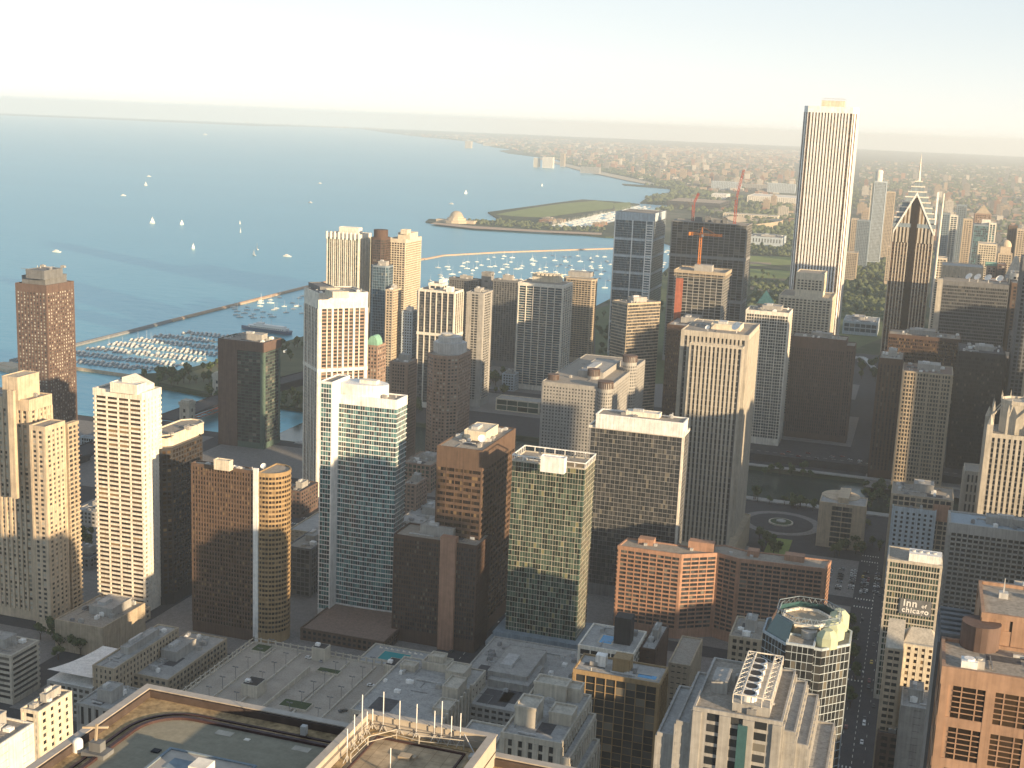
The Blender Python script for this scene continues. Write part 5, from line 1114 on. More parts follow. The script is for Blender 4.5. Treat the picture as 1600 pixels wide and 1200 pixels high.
t = F_('beige domed tower on the far right', 1560,395, 1557,1582, 2200, 'beige', 'dark', d=26)
b = MB(); b.box(-8,-8,t.H-1,8,8,t.H+10); b.dome(0,0,t.H+9.9,9,11); b.build('dome', wm('beige'), t.root)
F_('brown tower between beige tower and the right border', 1577,352, 1575,1590, 2500, 'brown', d=24)
F_('tan tower cut by the right border', 1590,358, 1589,1612, 2480, 'beige', d=24)
F_('brown brick block with pale trim under the green roofed block', 1541,437, 1539,1570, 1950, 'brick', 'blind', d=30)
t = F_('brick block with a green copper roof on the far right', 1543,415, 1541,1557, 2020, 'brick', 'blind', d=20)
b = MB(); b.box(-9,-9,t.H-1,9,9,t.H+4); b.build('copper_roof', wm('copper'), t.root)
F_('dark red block beside the green roofed block', 1559,412, 1557,1572, 2010, 'dbrick', 'blind', d=20)
t = F_('cream tower with a tall tapering round-shouldered roof at the right border', 1574,430, 1572,1597, 1850, 'cream', 'dark', d=24, bay=3)
b = MB(); b.cyl(0,0,t.H-1,t.H+20,11,r2=4,n=12); b.dome(0,0,t.H+19.9,4,6); b.build('tapering_roof', wm('limestone'), t.root)
F_('cream classical block at the right border', 1592,420, 1591,1630, 1980, 'cream', 'dark', d=30)
t = F_('long beige windowless-looking building behind the dish-topped slab', 1473,414, 1471,1537, 1830, 'beige', 'dark', d=50, bay=9, pw=7, bh=2.6, top=14)
F_('white low building under the pointed skyscraper pole', 1463,402, 1461,1480, 2000, 'cream', 'dark', d=24)
r = empty('flag_pole', (XY(1461,430,1500).x, 1500, 0), 0, 'tall thin white pole beside the pointed skyscraper', 'pole'); b = MB(); zt = XY(1468,302,1500).z; b.bar((0,0,0),(0,0,zt),1.1,n=8); b.build('shaft', wm('white'), r)
for k, (u, v, L_, R_, y_, w_c) in enumerate(((1560,478,1556,1600,1750,'bluegrey'),(1340,395,1322,1348,2900,'tan'))):
    F_(['shaded blue-grey block at the right border beyond the black slabs','tan low slab by the railway right of the white skyscraper'][k], u, v, L_, R_, y_, w_c, side='EW'[k])
# millennium park buildings
T('theatre', 'pale flat-roofed theatre in the park left of the dark bronze slab', 'theatre', 'W', 1372,505, 1318,1388, dict(w='paleblue', g='blue', fh=7, bh=1.5, bay=9, pw=1, top=4, base=0), H=22, d=70, roofmat=roofg())
r = empty('footbridge', (P(1352,565,8).x, P(1352,565,8).y, 0), 0, 'curving silver footbridge in the shaded park', 'footbridge'); b = MB(); pr = None
for k in range(15):
    a = k/14; x = -22+48*a; y_ = 55*math.sin(a*5.2)*.6+25-60*a; p_ = Vector((x, y_, 5+3*math.sin(a*3.1)))
    if pr is not None: 
        dd = (p_-pr).normalized(); s_ = Vector((-dd.y,dd.x,0))*3; b.face([pr-s_,p_-s_,p_+s_,pr+s_][::-1]); b.bar(pr-s_,p_-s_,.8); b.bar(pr+s_,p_+s_,.8)
    pr = p_
b.build('deck', wm('steel'), r)
b = MB(); 
for k in range(0,15,3): a = k/14; b.bar((-22+48*a, 55*math.sin(a*5.2)*.6+25-60*a, 0), (-22+48*a, 55*math.sin(a*5.2)*.6+25-60*a, 5), .8, n=8)
b.build('pier', wm('concrete'), r)

# ------------------------------------------------------------------ roads, river edge, plaza
def rd(poly, z=.2, m_=None, name='road'): return sheet(name, poly, z, m_ or asphalt)
PP = lambda u, v, z=0: tuple(P(u, v, z).xy)
xs_ = [(-826,-640),(-620,-455),(-435,-255),(-222,-22),(8,100)]
for (xa, xb) in xs_:                                 # paved blocks between the streets, each a real kerb step up
    for (ya, yb) in ((520,610),(626,735),(752,860),(878,960)):
        b = MB(); b.box(xa,ya,-.5,xb,yb,.2); b.build('pavement', paving, kind='structure')
for (xa, xb) in ((-826,-640),(-620,-455),(-435,-255)): b = MB(); b.box(xa,976,-.5,xb,1070,.2); b.build('pavement', paving, kind='structure')
b = MB(); b.box(-222,976,-.5,-135,1086,.2); b.build('pavement', paving, kind='structure')
for (xa, xb, ya, yb) in ((-520,-250,1300,1400),(-235,-160,1330,1480),(-140,-50,1330,1480),(-30,60,1180,1290),(-520,-180,1420,1560),(-30,90,1310,1420),(-480,-60,1580,1680)):
    b = MB(); b.box(xa,ya,-.5,xb,yb,.2); b.build('pavement', paving, kind='structure')
# drive along the river, raised
b = MB(); b.box(-330,1228,0,380,1262,6.5); b.box(-330,1227,6.4,380,1227.6,7.6); b.build('road', asphalt, kind='structure')
b = MB()
for k in range(60): b.box(-320+k*8,1243,6.52,-316+k*8,1243.3,6.56); b.box(-8.4,540+k*7,.06,-8.1,543+k*7,.1); b.box(-238,540+k*7,.06,-237.7,543+k*7,.1)
for yc in (611,625,736,751,861,877,961,975):
    for xc in (-20.5,-237,-453): 
        for j in range(7): b.box(xc+j*1.9,yc,.06,xc+j*1.9+.7,yc+2.6,.1)
for k in range(60):
    if k % 2: b.box(-14.5,520+k*7.6,.06,-14.3,523+k*7.6,.1); b.box(-2.4,520+k*7.6,.06,-2.2,523+k*7.6,.1)
b.build('road', mat('road_paint', (.6,.6,.55), .8), kind='structure')
# circular plaza by the river
cc_ = P(1220,818,0)
b = MB(); b.cyl(cc_.x,cc_.y,.18,.5,33,n=48); b.build('pavement', paving, kind='structure')
b = MB(); b.cyl(cc_.x,cc_.y,.49,.56,26,n=48); b.build('road', asphalt, kind='structure')
r = empty('fountain', (cc_.x,cc_.y,.5), 0, 'round fountain basin at the centre of the river turning circle', 'fountain')
b = MB(); b.cyl(0,0,0,1.2,10,n=32); b.build('basin', wm('limestone'), r); b = MB(); b.cyl(0,0,1.19,1.3,8.6,n=32); b.build('planting_ring', mat('hedge', (.045,.07,.03)), r); b = MB(); b.cyl(0,0,1.29,2.2,4,n=24); b.build('inner_basin', wm('concrete'), r)
rd([PP(1165,880),PP(1175,835),PP(1205,850),PP(1235,850),PP(1262,838),PP(1240,905),PP(1160,905)], .24)
for (u0, v0, u1, v1) in ((1190,845,1238,872),): b = MB(); a, c = P(u0,v1,0), P(u1,v0,0); b.box(a.x,a.y,.25,c.x,c.y,.6); b.build('lawn', grass, kind='structure')
# quay walls along the river
for (x0,x1,y0,y1) in ((-560,-225,1083,1091.5),(-222,380,1088,1097.5),(-300,380,1206,1213)):
    b = MB(); b.box(x0,y0,-5,x1,y1,.9); b.build('quay', wm('concrete'), kind='structure')
rd([(-830,1265),(-690,1229),(-560,1222),(-560,1560),(-640,1640),(-830,1640)], .12, mat('lakeside_ground', (.10,.11,.06), .95, .4, .03, False), 'park')
for (pa, pb, wd) in (((-705,1086),(-705,1228),26),((-705,1228),(-640,1640),26),((-640,1640),(-600,1900),24),((-705,300),(-705,1086),26)):
    a, c = Vector(pa), Vector(pb); d_ = (c-a).normalized(); n_ = Vector((d_.y,-d_.x))*wd/2; bz = 8 if wd == 26 and pa[1] >= 1086 else 6
    b = MB(); b.prism([a+n_, c+n_, c-n_, a-n_] , bz-1.6, bz); b.prism([a+n_, c+n_, c+n_*.96, a+n_*.96], bz-.1, bz+1); b.prism([a-n_*.96, c-n_*.96, c-n_, a-n_], bz-.1, bz+1)
    if pa[1] != 1086: b.prism([a+n_*.9, c+n_*.9, c-n_*.9, a-n_*.9], 0, bz-1.5)
    b.build('road', asphalt, kind='structure')
# lift bridge with its towers
br = empty('lift_bridge', (-705,1157,0), 0, 'steel lift bridge carrying the lakeside drive across the river mouth', 'bridge')
b = MB()
for s in (-1,1):
    b.bar((s*14,-66,5.5),(s*14,66,5.5),.8)
    for k in range(12): y0 = -66+k*11; zt0 = 1+3*abs(y0/66); b.bar((s*14,y0,5.5),(s*14,y0+11,zt0),.4); b.bar((s*14,y0,zt0),(s*14,y0+11,1+3*abs((y0+11)/66)),.5)
b.build('truss', wm('rust'), br)
for (x, y_, lab) in ((-22,-66,'stone bridge tower at the north-east abutment'),(22,-66,'pale grey shaded stone bridge tower at the near right abutment'),(-22,70,'sunlit stone bridge tower at the far left abutment'),(22,70,'sunlit stone bridge tower at the far right abutment')):
    r = empty('bridge_tower', (-705+x,1157+y_,0), 0, lab, 'tower', 'towers of the lift bridge')
    b = MB(); b.box(-5.5,-5.5,-5,5.5,5.5,26); b.ring([Vector((-6.2,-6.2)),Vector((6.2,-6.2)),Vector((6.2,6.2)),Vector((-6.2,6.2))],[Vector((-5,-5)),Vector((5,-5)),Vector((5,5)),Vector((-5,5))],24.5,27.5); b.build('shaft', wm('limestone'), r)
    b = MB()
    for z in (10,17): b.box(-1.2,-5.6,z,1.2,-5.4,z+3.5); b.box(5.4,-1.2,z,5.6,1.2,z+3.5)
    b.build('window', gm('dark'), r); b = MB(); b.box(-4.5,-4.5,26.5,4.5,4.5,29); b.build('cap', wm('limestone'), r)
# ------------------------------------------------------------------ breakwaters, beaches, parks
def wall_line(pts, wd, z, m_, label, name='breakwater'):
    o_ = None; b = MB()
    for i in range(len(pts)-1):
        a, c = Vector(pts[i]), Vector(pts[i+1]); d_ = (c-a).normalized(); n_ = Vector((d_.y,-d_.x))*wd/2; b.prism([a+n_, c+d_*.2+n_, c+d_*.2-n_, a-n_], -5, z+.003*i)
        n2 = n_*.4; b.prism([a+n2, c+n2, c-n2, a-n2], z, z+.8)
    return tag(b.build(name, m_), label, 'breakwater')
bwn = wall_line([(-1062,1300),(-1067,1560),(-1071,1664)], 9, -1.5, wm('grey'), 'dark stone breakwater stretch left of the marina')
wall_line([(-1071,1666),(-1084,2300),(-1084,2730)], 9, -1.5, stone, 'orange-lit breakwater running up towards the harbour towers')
wall_line([PZ(662,406),PZ(692,400),PZ(780,395),PZ(958,389)], 8, -1.8, stone, 'thin reddish breakwater enclosing the yacht harbour')
wall_line([(-886,1290),(-1040,1302)], 6, -1.5, wm('tan'), 'short pale jetty on the near side of the marina')
wall_line([PZ(0,572),PZ(30,580)], 30, 0, wm('beige'), 'sunlit pier at the left edge', 'pier')
def patch(name, pts, m_, z=.3): return sheet(name, [PP(*p) for p in pts], z, m_)
patch('lawn', [(775,335),(825,326),(880,318),(930,314),(959,317),(958,326),(900,333),(850,340),(800,338)], grass, .5)
patch('park', [(962,330),(958,318),(985,316),(985,331)], grass, .5)
patch('seawall', [(672,350),(741,357.5),(850,363.5),(940,367.5),(940,364.5),(850,360.5),(741,353.5),(680,348)], stone, 1.0)
patch('beach', [(840,248),(905,266),(985,283),(1030,291),(1032,288),(990,279),(910,262),(845,246)], sandm, .6)
patch('lawn', [(1172,400),(1240,402),(1240,414),(1172,416)], grass, .4); patch('bare_ground', [(1172,409),(1205,411),(1205,414),(1172,413)], soil, .6)
patch('lawn', [(1172,420),(1240,424),(1240,436),(1172,434)], grass, .4)
patch('bare_ground', [(1172,440),(1215,446),(1210,458),(1172,452)], soil, .5)
patch('lawn', [(1322,445),(1388,448),(1388,462),(1322,458)], grass, .4); patch('path', [(1322,425),(1388,430),(1388,434),(1322,429)], soil, .6)
patch('lawn', [(1324,470),(1385,476),(1385,486),(1322,480)], grass, .4)
patch('bare_ground', [(1190,305),(1245,309),(1243,334),(1190,330)], soil, .5); patch('bare_ground', [(1110,340),(1190,352),(1190,358),(1110,348)], soil, .6)
patch('park', [(930,484),(955,475),(1035,432),(1050,420),(1050,600),(930,600)], mat('park_green', (.09,.115,.045), .95, .35, .05, False), .3)
patch('park', [(1175,455),(1400,455),(1400,520),(1300,560),(1175,500)], mat('park_green', (.09,.115,.045)), .3)
# planetarium
r = empty('planetarium', (*P(713,348,0).xy, 0), 0, 'domed planetarium on the tip of the spit', 'planetarium')
b = MB(); o8b = [Vector((math.cos(rad(30*i)), math.sin(rad(30*i)))) for i in range(12)]; b.prism([p*42 for p in o8b], 0, 8); b.prism([p*30 for p in o8b], 7.9, 15); b.prism([p*23 for p in o8b], 14.9, 20); b.build('drum_steps', wm('beige'), r)
b = MB(); b.dome(0,0,19.9,20,17,n=24,m=7); b.build('dome', wm('tan'), r)
b = MB(); b.box(-62,-14,0,-38,14,9); b.box(38,-14,0,62,14,9); b.build('side_wing', wm('beige'), r)
# museum, stadium, hall
T('museum', 'long pale museum with a colonnade south of the park', 'museum', 'W', 1222,372, 1170,1226, dict(w='paleblue', g='dark', fh=14, bh=4, bay=8, pw=5, top=5, base=0), H=28, d=110, roofmat=roofm())
r = empty('stadium', (*P(1178,352,0).xy, 0), 0, 'pale oval stadium ring beyond the museum', 'stadium')
b = MB(); n_ = 36
for i in range(n_):
    a1, a2 = 2*math.pi*i/n_, 2*math.pi*(i+1)/n_
    h1, h2 = 12+11*abs(math.cos(a1)), 12+11*abs(math.cos(a2))
    O1, O2 = Vector((95*math.cos(a1),150*math.sin(a1))), Vector((95*math.cos(a2),150*math.sin(a2))); I1, I2 = O1*.6, O2*.6
    b.face([(O1.x,O1.y,0),(O2.x,O2.y,0),(O2.x,O2.y,h2),(O1.x,O1.y,h1)]); b.face([(O1.x,O1.y,h1),(O2.x,O2.y,h2),(I2.x,I2.y,5),(I1.x,I1.y,5)])
b.build('stands', wm('tan'), r); b = MB(); b.cyl(0,0,.2,4,55,ry=88,n=32); b.build('pitch', grass, r)
T('exhibition_hall', 'broad flat-roofed dark exhibition hall by the shore', 'exhibition hall', 'W', 1125,318, 1043,1127, dict(w='black', g='dark', fh=12, bh=5, bay=20, pw=2, top=10, base=0), H=30, d=260, roofmat=mat('roof_tan', (.38,.30,.22), .95, .1, .05, False), top=None)
for k, (u, v, L_, R_, h, d_, w_) in enumerate(((1250,310,1168,1252,34,230,'white'),(1135,304,1112,1140,22,120,'whitemet'),(1215,338,1130,1218,18,60,'cream'),(1158,285,1112,1160,44,25,'paleblue'),(1243,288,1200,1246,48,30,'paleblue'),(1200,289,1160,1200,30,25,'concrete'),(864,246,848,866,75,40,'white'),(842,247,834,844,65,40,'cream'),(882,240,876,884,95,40,'tan'),(736,221,727,737,75,50,'beige'),(937,262,907,938,40,30,'concrete'),(775,224,755,777,35,60,'beige'))):
    labs = ['long white convention building with a bright roof by the railway yards','white curved-roof hall beyond the dark exhibition hall','low cream terrace building near the stadium','left of two pale slab blocks beyond the railway yards','right of two pale slab blocks beyond the railway yards','lower pale slab between two taller pale slabs','bright white lakeshore high-rise on the distant point','cream lakeshore high-rise left of the bright white one','tan distant high-rise right of the bright white one','lone distant beige high-rise on the far shore','long pale grey distant slab above the beach','low beige distant block on the far shore']
    T('exhibition_hall' if k < 2 else 'apartment_block', labs[k], 'hall' if k < 2 else 'apartment block', 'W', u, v, L_, R_, dict(w=w_, g='grey', fh=5, bh=2.5, bay=9, pw=3, top=3, base=0), H=h, d=d_, top=None, lim=0, roofmat=roofg() if k > 1 else wm('white'))

# ------------------------------------------------------------------ trees
bark = mat('bark', (.09,.065,.045), .95, .3, 3, False)
leafm = [mat('leaves_%d' % i, c, .8, .35, .35, False) for i, c in enumerate(((.075,.105,.035),(.06,.09,.028),(.10,.125,.04)))]
def crown_mesh(seed, n, r=3.6, h=5.5, s=1.0, m_=None):
    rr = random.Random(seed); b = MB(); lobes = [(rr.uniform(-.5,.5)*r, rr.uniform(-.5,.5)*r, rr.uniform(-.3,.4)*h, rr.uniform(.4,.65)*r) for _ in range(6)]
    for i in range(n):
        lx, ly, lz, lr = rr.choice(lobes); d = Vector((rr.gauss(0,1), rr.gauss(0,1), rr.gauss(0,.9))).normalized()*lr*rr.uniform(.6,1.05)
        c = Vector((lx,ly,lz))+d; a = Vector((rr.gauss(0,1),rr.gauss(0,1),rr.gauss(0,1))).normalized(); e1 = a.cross(d+Vector((.01,0,.02))).normalized()*s*rr.uniform(.5,1); e2 = e1.cross((d.normalized()+a*.5).normalized()).normalized()*s*rr.uniform(.5,1)
        b.face([c-e1-e2*.5, c+e1*.3-e2, c+e1+e2*.4, c-e1*.4+e2])
    return b.mesh('crown', m_ or leafm[seed % 3])
def tree_proto(seed, n, label, group, s=1.0):
    t = empty('tree', (0,0,-500), 0, label, 'tree', group); b = MB()
    b.bar((0,0,0),(0,0,3.5),.35,n=6,r2=.25)
    for an in (0,2.1,4.2): b.bar((0,0,2.8),(1.4*math.cos(an),1.4*math.sin(an),5.2),.2,n=5,r2=.06)
    b.build('trunk', bark, t)
    o_ = bpy.data.objects.new('crown', crown_mesh(seed, n, s=s)); col.objects.link(o_); o_.parent = t; o_.location.z = 6.4
    return learn(t)
rt = random.Random(5)
def plant(protos, pts, z=.2, smin=.8, smax=1.35):
    for i, p_ in enumerate(pts):
        pr_ = protos[i % len(protos)]
        if pr_.location.z < -400: o_ = pr_
        else: o_ = copy_tree(pr_)
        o_.location = (p_[0], p_[1], z); o_.rotation_euler.z = rt.uniform(0,6.28); k = rt.uniform(smin,smax); o_.scale = (k,k,k*rt.uniform(.85,1.15))
def region(poly, n):
    xs, ys = [p[0] for p in poly], [p[1] for p in poly]; out = []; tr = 0
    while len(out) < n and tr < n*40:
        tr += 1; u, v = rt.uniform(min(xs),max(xs)), rt.uniform(min(ys),max(ys))
        if in_poly(u, v, poly): out.append(tuple(P(u,v,0).xy))
    return out
near = [tree_proto(k, 520, 'leafy street tree in the shade of the downtown blocks', 'street and plaza trees', .62) for k in (1,2,3)]
pts = region([(62,995),(150,990),(165,1012),(130,1035),(70,1030)], 16)+region([(1182,838),(1200,832),(1225,842),(1215,870),(1190,868)], 8)+region([(1300,862),(1372,850),(1375,866),(1300,872)], 12)
pts += region([(1175,778),(1270,795),(1272,800),(1175,786)], 14)+region([(1325,980),(1345,980),(1345,1120),(1322,1120)], 10)+region([(1185,738),(1270,742),(1270,748),(1185,744)], 8)
pts += region([(1340,800),(1392,770),(1392,800),(1355,830)], 10)+region([(1335,770),(1392,762),(1392,785),(1350,800)], 8)+region([(108,860),(150,830),(150,850),(120,875)], 5)
plant(near, pts)
mid = [tree_proto(k, 150, 'round park tree in the green ground between the far towers', 'park trees', 1.3) for k in (11,12,13)]
pts = region([(222,590),(270,590),(342,572),(342,640),(300,600),(240,615)], 34)+region([(437,622),(476,622),(476,640),(440,645)], 10)+region([(436,545),(475,540),(475,560),(437,575)], 8)
pts += region([(745,592),(788,585),(788,620),(745,622)], 16)+region([(930,500),(955,490),(957,560),(932,560)], 14)+region([(1028,440),(1052,425),(1052,560),(1040,560)], 12)+region([(1340,560),(1390,560),(1390,600),(1340,610)], 12)+region([(636,640),(660,640),(660,655),(636,655)], 4)
pts += region([(1318,400),(1390,400),(1390,500),(1318,500)], 46)+region([(1172,462),(1240,462),(1240,480),(1172,480)], 14)+region([(1172,380),(1240,382),(1240,398),(1172,398)], 16)+region([(1172,430),(1240,434),(1240,444),(1172,440)], 8)
plant(mid, pts, .3, .9, 1.6)
def clumps(name, poly_list, r0, r1, label, seed):
    rr = random.Random(seed); b = MB()
    for poly, n in poly_list:
        xs, ys = [p[0] for p in poly], [p[1] for p in poly]; k = 0; tr = 0
        while k < n and tr < n*30:
            tr += 1; u, v = rr.uniform(min(xs),max(xs)), rr.uniform(min(ys),max(ys))
            if not in_poly(u, v, poly): continue
            g = P(u,v,0)
            if not in_poly(g.x, g.y, land_poly): continue
            k += 1; r_ = rr.uniform(r0,r1)*(.55 if g.y < 4000 else 1 if g.y < 8000 else g.y/8000); h = r_*rr.uniform(.7,1.3)
            if g.y > 8000: h = min(h, 14)
            x, y_ = g.x, g.y; base = len(b.v); ph = rr.uniform(0,6)
            b.v += [(x+r_*math.cos(ph+a)*rr.uniform(.7,1.2), y_+r_*math.sin(ph+a)*rr.uniform(.7,1.2), h*rr.uniform(.1,.35)) for a in (0,1.26,2.5,3.8,5)]
            b.v += [(x+r_*.55*math.cos(ph+a), y_+r_*.55*math.sin(ph+a), h*rr.uniform(.7,1)) for a in (.6,1.9,3.1,4.4,5.6)]+[(x,y_,h*1.08)]
            for i in range(5):
                j = (i+1)%5; b.f += [(base+i,base+j,base+5+i),(base+j,base+5+j,base+5+i),(base+5+i,base+5+j,base+10)]; b.mi += [0]*3
    o_ = b.build(name, mat('far_foliage', (.08,.10,.045), .95, .45, .03, False)); tag(o_, label, 'trees', None, 'stuff')
clumps('distant_trees', [([(850,248),(905,262),(985,277),(1040,290),(1240,320),(1240,380),(1172,380),(1172,350),(1050,325),(1050,300)], 900),
  ([(1110,275),(1600,290),(1600,420),(1345,395),(1345,330),(1240,300)], 2200), ([(620,207),(800,212),(1240,232),(1240,300),(1040,290),(860,246),(760,228)], 2600), ([(1345,250),(1600,258),(1600,300),(1345,300)], 1500),
  ([(700,345),(790,345),(945,358),(945,363),(850,359),(740,350)], 200), ([(1172,362),(1240,365),(1240,395),(1172,395)], 90), ([(1320,390),(1400,390),(1400,505),(1320,500)], 900), ([(1172,376),(1240,378),(1240,400),(1172,398)], 240), ([(1172,436),(1240,440),(1240,500),(1172,490)], 200), ([(1000,308),(1050,305),(1050,330),(1020,330)], 90),
  ([(860,250),(940,268),(1035,290),(1100,305),(1100,300),(1040,284),(940,258),(870,246)], 500)], 9, 16, 'mass of far trees spread through the distant city and parks', 3)

# ------------------------------------------------------------------ far city
rc = random.Random(11)
FM = [mat('far_wall_%d' % i, c, .9, .15, .05, False) for i, c in enumerate(((.38,.29,.20),(.52,.47,.39),(.26,.14,.09),(.26,.23,.19),(.33,.19,.12),(.15,.145,.14)))]
FR = mat('far_roof', (.20,.18,.165), .95, .3, .03, False)
cand = []
regions = [([(860,248),(1000,232),(1240,236),(1240,300),(1110,300),(985,277)], 1500), ([(600,208),(760,212),(1000,225),(1000,240),(860,246),(770,228)], 700), ([(1000,226),(1250,236),(1250,262),(1000,250)], 700),
 ([(1345,252),(1600,262),(1600,420),(1480,400),(1345,380)], 1700), ([(1100,330),(1240,318),(1240,352),(1130,345)], 60), ([(0,170.5),(300,182),(600,200),(600,204),(300,188),(0,175)], 260), ([(1172,300),(1245,303),(1245,330),(1172,330)], 40), ([(1480,400),(1600,420),(1600,520),(1500,500)], 60), ([(850,343),(945,347),(945,355),(850,352)], 30)]
for poly, n in regions:
    xs, ys = [p[0] for p in poly], [p[1] for p in poly]; k = 0; tr = 0
    while k < n and tr < n*20:
        tr += 1; u, v = rc.uniform(min(xs),max(xs)), rc.uniform(min(ys),max(ys))
        if not in_poly(u, v, poly): continue
        g = P(u,v,0)
        if g.y < 0 or not in_poly(g.x, g.y, land_poly): continue
        k += 1; far = max(1, g.y/7000); tall = rc.random() < .07
        low = 1350 < -g.x+300 and g.y < 5400; tall = tall and not (g.x < -900 and g.y < 5400); a = rc.uniform(9,34)*far**.7; c = rc.uniform(9,26)*far**.7; h = (rc.uniform(28,62) if tall else rc.uniform(5,15)) if g.y < 16000 else rc.uniform(6,26)
        if tall: a, c = rc.uniform(16,40), rc.uniform(12,24)
        cand.append(((h+a)/g.y, g.x, g.y, a, c, h, rc.choice((0,0,1,2,2,3,3,4,5,5))))
cand.sort(reverse=True)
protoB = {}
rest = MB(); rest_w = MB()
for i, (sc_, x, y_, a, c, h, mi) in enumerate(cand):
    if i < 240:
        key = (mi, h > 20)
        if key not in protoB:
            b = MB(); b.box(-.5,-.5,0,.5,.5,1,0); b.box(-.46,-.46,.999,.46,.46,1.001,2); b.box(-.2,-.2,1,.2,.15,1.12,0)
            nrow, ncol = (9, 6) if h > 20 else (3, 6)
            for r_ in range(nrow):
                z0_ = (r_+.35)/nrow*.96; z1_ = (r_+.8)/nrow*.96
                for k in range(ncol):
                    x0_ = -.5+(k+.22)/ncol; x1_ = -.5+(k+.78)/ncol
                    b.face([(x0_,-.502,z0_),(x1_,-.502,z0_),(x1_,-.502,z1_),(x0_,-.502,z1_)],1); b.face([(.502,x0_,z0_),(.502,x1_,z0_),(.502,x1_,z1_),(.502,x0_,z1_)],1)
            protoB[key] = b.mesh('distant_building', [FM[mi], gm('grey'), FR])
        o_ = bpy.data.objects.new('distant_building', protoB[key]); col.objects.link(o_); o_.location = (x,y_,0); o_.scale = (a,c,h)
        tag(o_, 'small building in the far hazy city beyond the park', 'building', 'distant city buildings')
    else:
        rest.box(x-a/2,y_-c/2,0,x+a/2,y_+c/2,h,mi)
tag(rest.build('distant_city', FM), 'countless tiny pale and brick buildings of the far city', 'buildings', None, 'stuff')

# ------------------------------------------------------------------ boats
hullm = mat('boat_hull', (.72,.70,.66), .4, .08, 1, False); sailm = mat('sail', (.82,.80,.74), .7, .05, 1, False); hulld = mat('boat_hull_dark', (.10,.13,.2), .4, .1, 1, False)
def hull(b, L_, W_, h, z=0):
    n = 7; rows = []
    for k in range(n):
        t_ = k/(n-1); w_ = W_/2*math.sin(math.pi*min(1,.28+t_*.72))**.7 if t_ < 1 else .02; x = -L_/2+L_*t_
        rows.append([(x,-w_,z+h),(x,-w_*.6,z-.3),(x,w_*.6,z-.3),(x,w_,z+h)])
    k0 = len(b.v)
    for r_ in rows: b.v += r_
    for k in range(n-1):
        for j in range(3): b.f.append((k0+k*4+j,k0+k*4+j+1,k0+(k+1)*4+j+1,k0+(k+1)*4+j)[::-1]); b.mi.append(0)
        b.f.append((k0+k*4+3,k0+k*4,k0+(k+1)*4,k0+(k+1)*4+3)[::-1]); b.mi.append(0)
    b.f.append((k0,k0+1,k0+2,k0+3)); b.mi.append(0)
def sailboat(label, group, sails, L_=10, hm=hullm):
    r = empty('sailboat', (0,0,-500), 0, label, 'sailboat', group); b = MB(); hull(b, L_, L_*.32, 1.3); b.build('hull', hm, r)
    b = MB(); b.box(-L_*.2,-.9,1.2,L_*.15,.9,1.9); b.build('cabin', hullm, r); b = MB(); b.bar((L_*.08,0,1),(L_*.08,0,L_*1.35),.16,r2=.1); b.bar((L_*.08,0,2.2),(-L_*.35,0,2.2),.12); b.build('mast', wm('whitemet'), r)
    if sails:
        b = MB(); mx_ = L_*.05
        for pts_ in (((mx_,.05,2.4),(-L_*.4,.5,2.4),(mx_,.05,L_*1.25)),((L_*.48,.05,1.6),(mx_+.3,.6,2),(mx_+.2,.05,L_*1.15))):
            b.face(pts_); b.face([(p[0],p[1]+.06,p[2]) for p in pts_][::-1])
        b.build('sail', sailm, r)
    return learn(r)
hull_shade = mat('boat_hull_shade', (.36,.38,.41), .45, .1, 1, False)  # white hulls greyed: the marina's shade is put into the colour
def yacht(label, group, L_=13, dark=False):
    r = empty('motor_yacht', (0,0,-500), 0, label, 'motor boat', group); b = MB(); hull(b, L_, L_*.3, 1.7); b.build('hull', hulld if dark else (hull_shade if L_ < 14 else hullm), r)
    b = MB(); b.prism([Vector(v) for v in ((-L_*.3,-1.5),(L_*.18,-1.3),(L_*.24,0),(L_*.18,1.3),(-L_*.3,1.5))], 1.6, 3.1); b.box(-L_*.2,-1.1,3.09,L_*.05,1.1,4.1); b.build('cabin', hullm, r)
    b = MB(); b.box(L_*.05,-1.25,2.2,L_*.2,1.25,2.8); b.box(-L_*.25,-1.55,2.2,L_*.02,1.55,2.7); b.build('window', gm('dark'), r)
    return learn(r)
def put(pr_, x, y_, rz=0, s=1):
    o_ = pr_ if pr_.location.z < -400 else copy_tree(pr_)
    o_.location = (x, y_, -4); o_.rotation_euler.z = rz; o_.scale = (s,s,s); return o_
rb_ = random.Random(8)
moor = [sailboat('white sailboat with bare mast moored in the yacht harbour', 'moored sailboats in the yacht harbour', False, 10), sailboat('white sailboat with bare mast moored in the yacht harbour', 'moored sailboats in the yacht harbour', False, 12)]
def harbour(poly, n, protos, mind):
    out = []; tr = 0; xs, ys = [p[0] for p in poly], [p[1] for p in poly]
    while len(out) < n and tr < 4000:
        tr += 1; u, v = rb_.uniform(min(xs),max(xs)), rb_.uniform(min(ys),max(ys))
        if not in_poly(u, v, poly): continue
        g = P(u,v,-4)
        if in_poly(g.x, g.y, coast+arc+[(31400,-2500)]) or any((g.x-p[0])**2+(g.y-p[1])**2 < mind**2 for p in out): continue
        out.append((g.x,g.y)); put(protos[len(out)%len(protos)], g.x, g.y, rb_.gauss(.5,.25), rb_.uniform(.7,1.15))
harbour([(668,450),(662,420),(740,402),(955,394),(955,440),(930,465),(890,445),(660,445)], 118, moor, 20)
harbour([(1030,395),(1052,385),(1052,412),(1036,424)], 10, moor, 22)
har2 = [sailboat('moored sailboat beside the orange breakwater, left of the white tower', 'sailboats moored near the breakwater', False, 11)]
harbour([(365,478),(475,458),(475,512),(440,495),(362,500)], 32, har2, 15)
burn = MB()
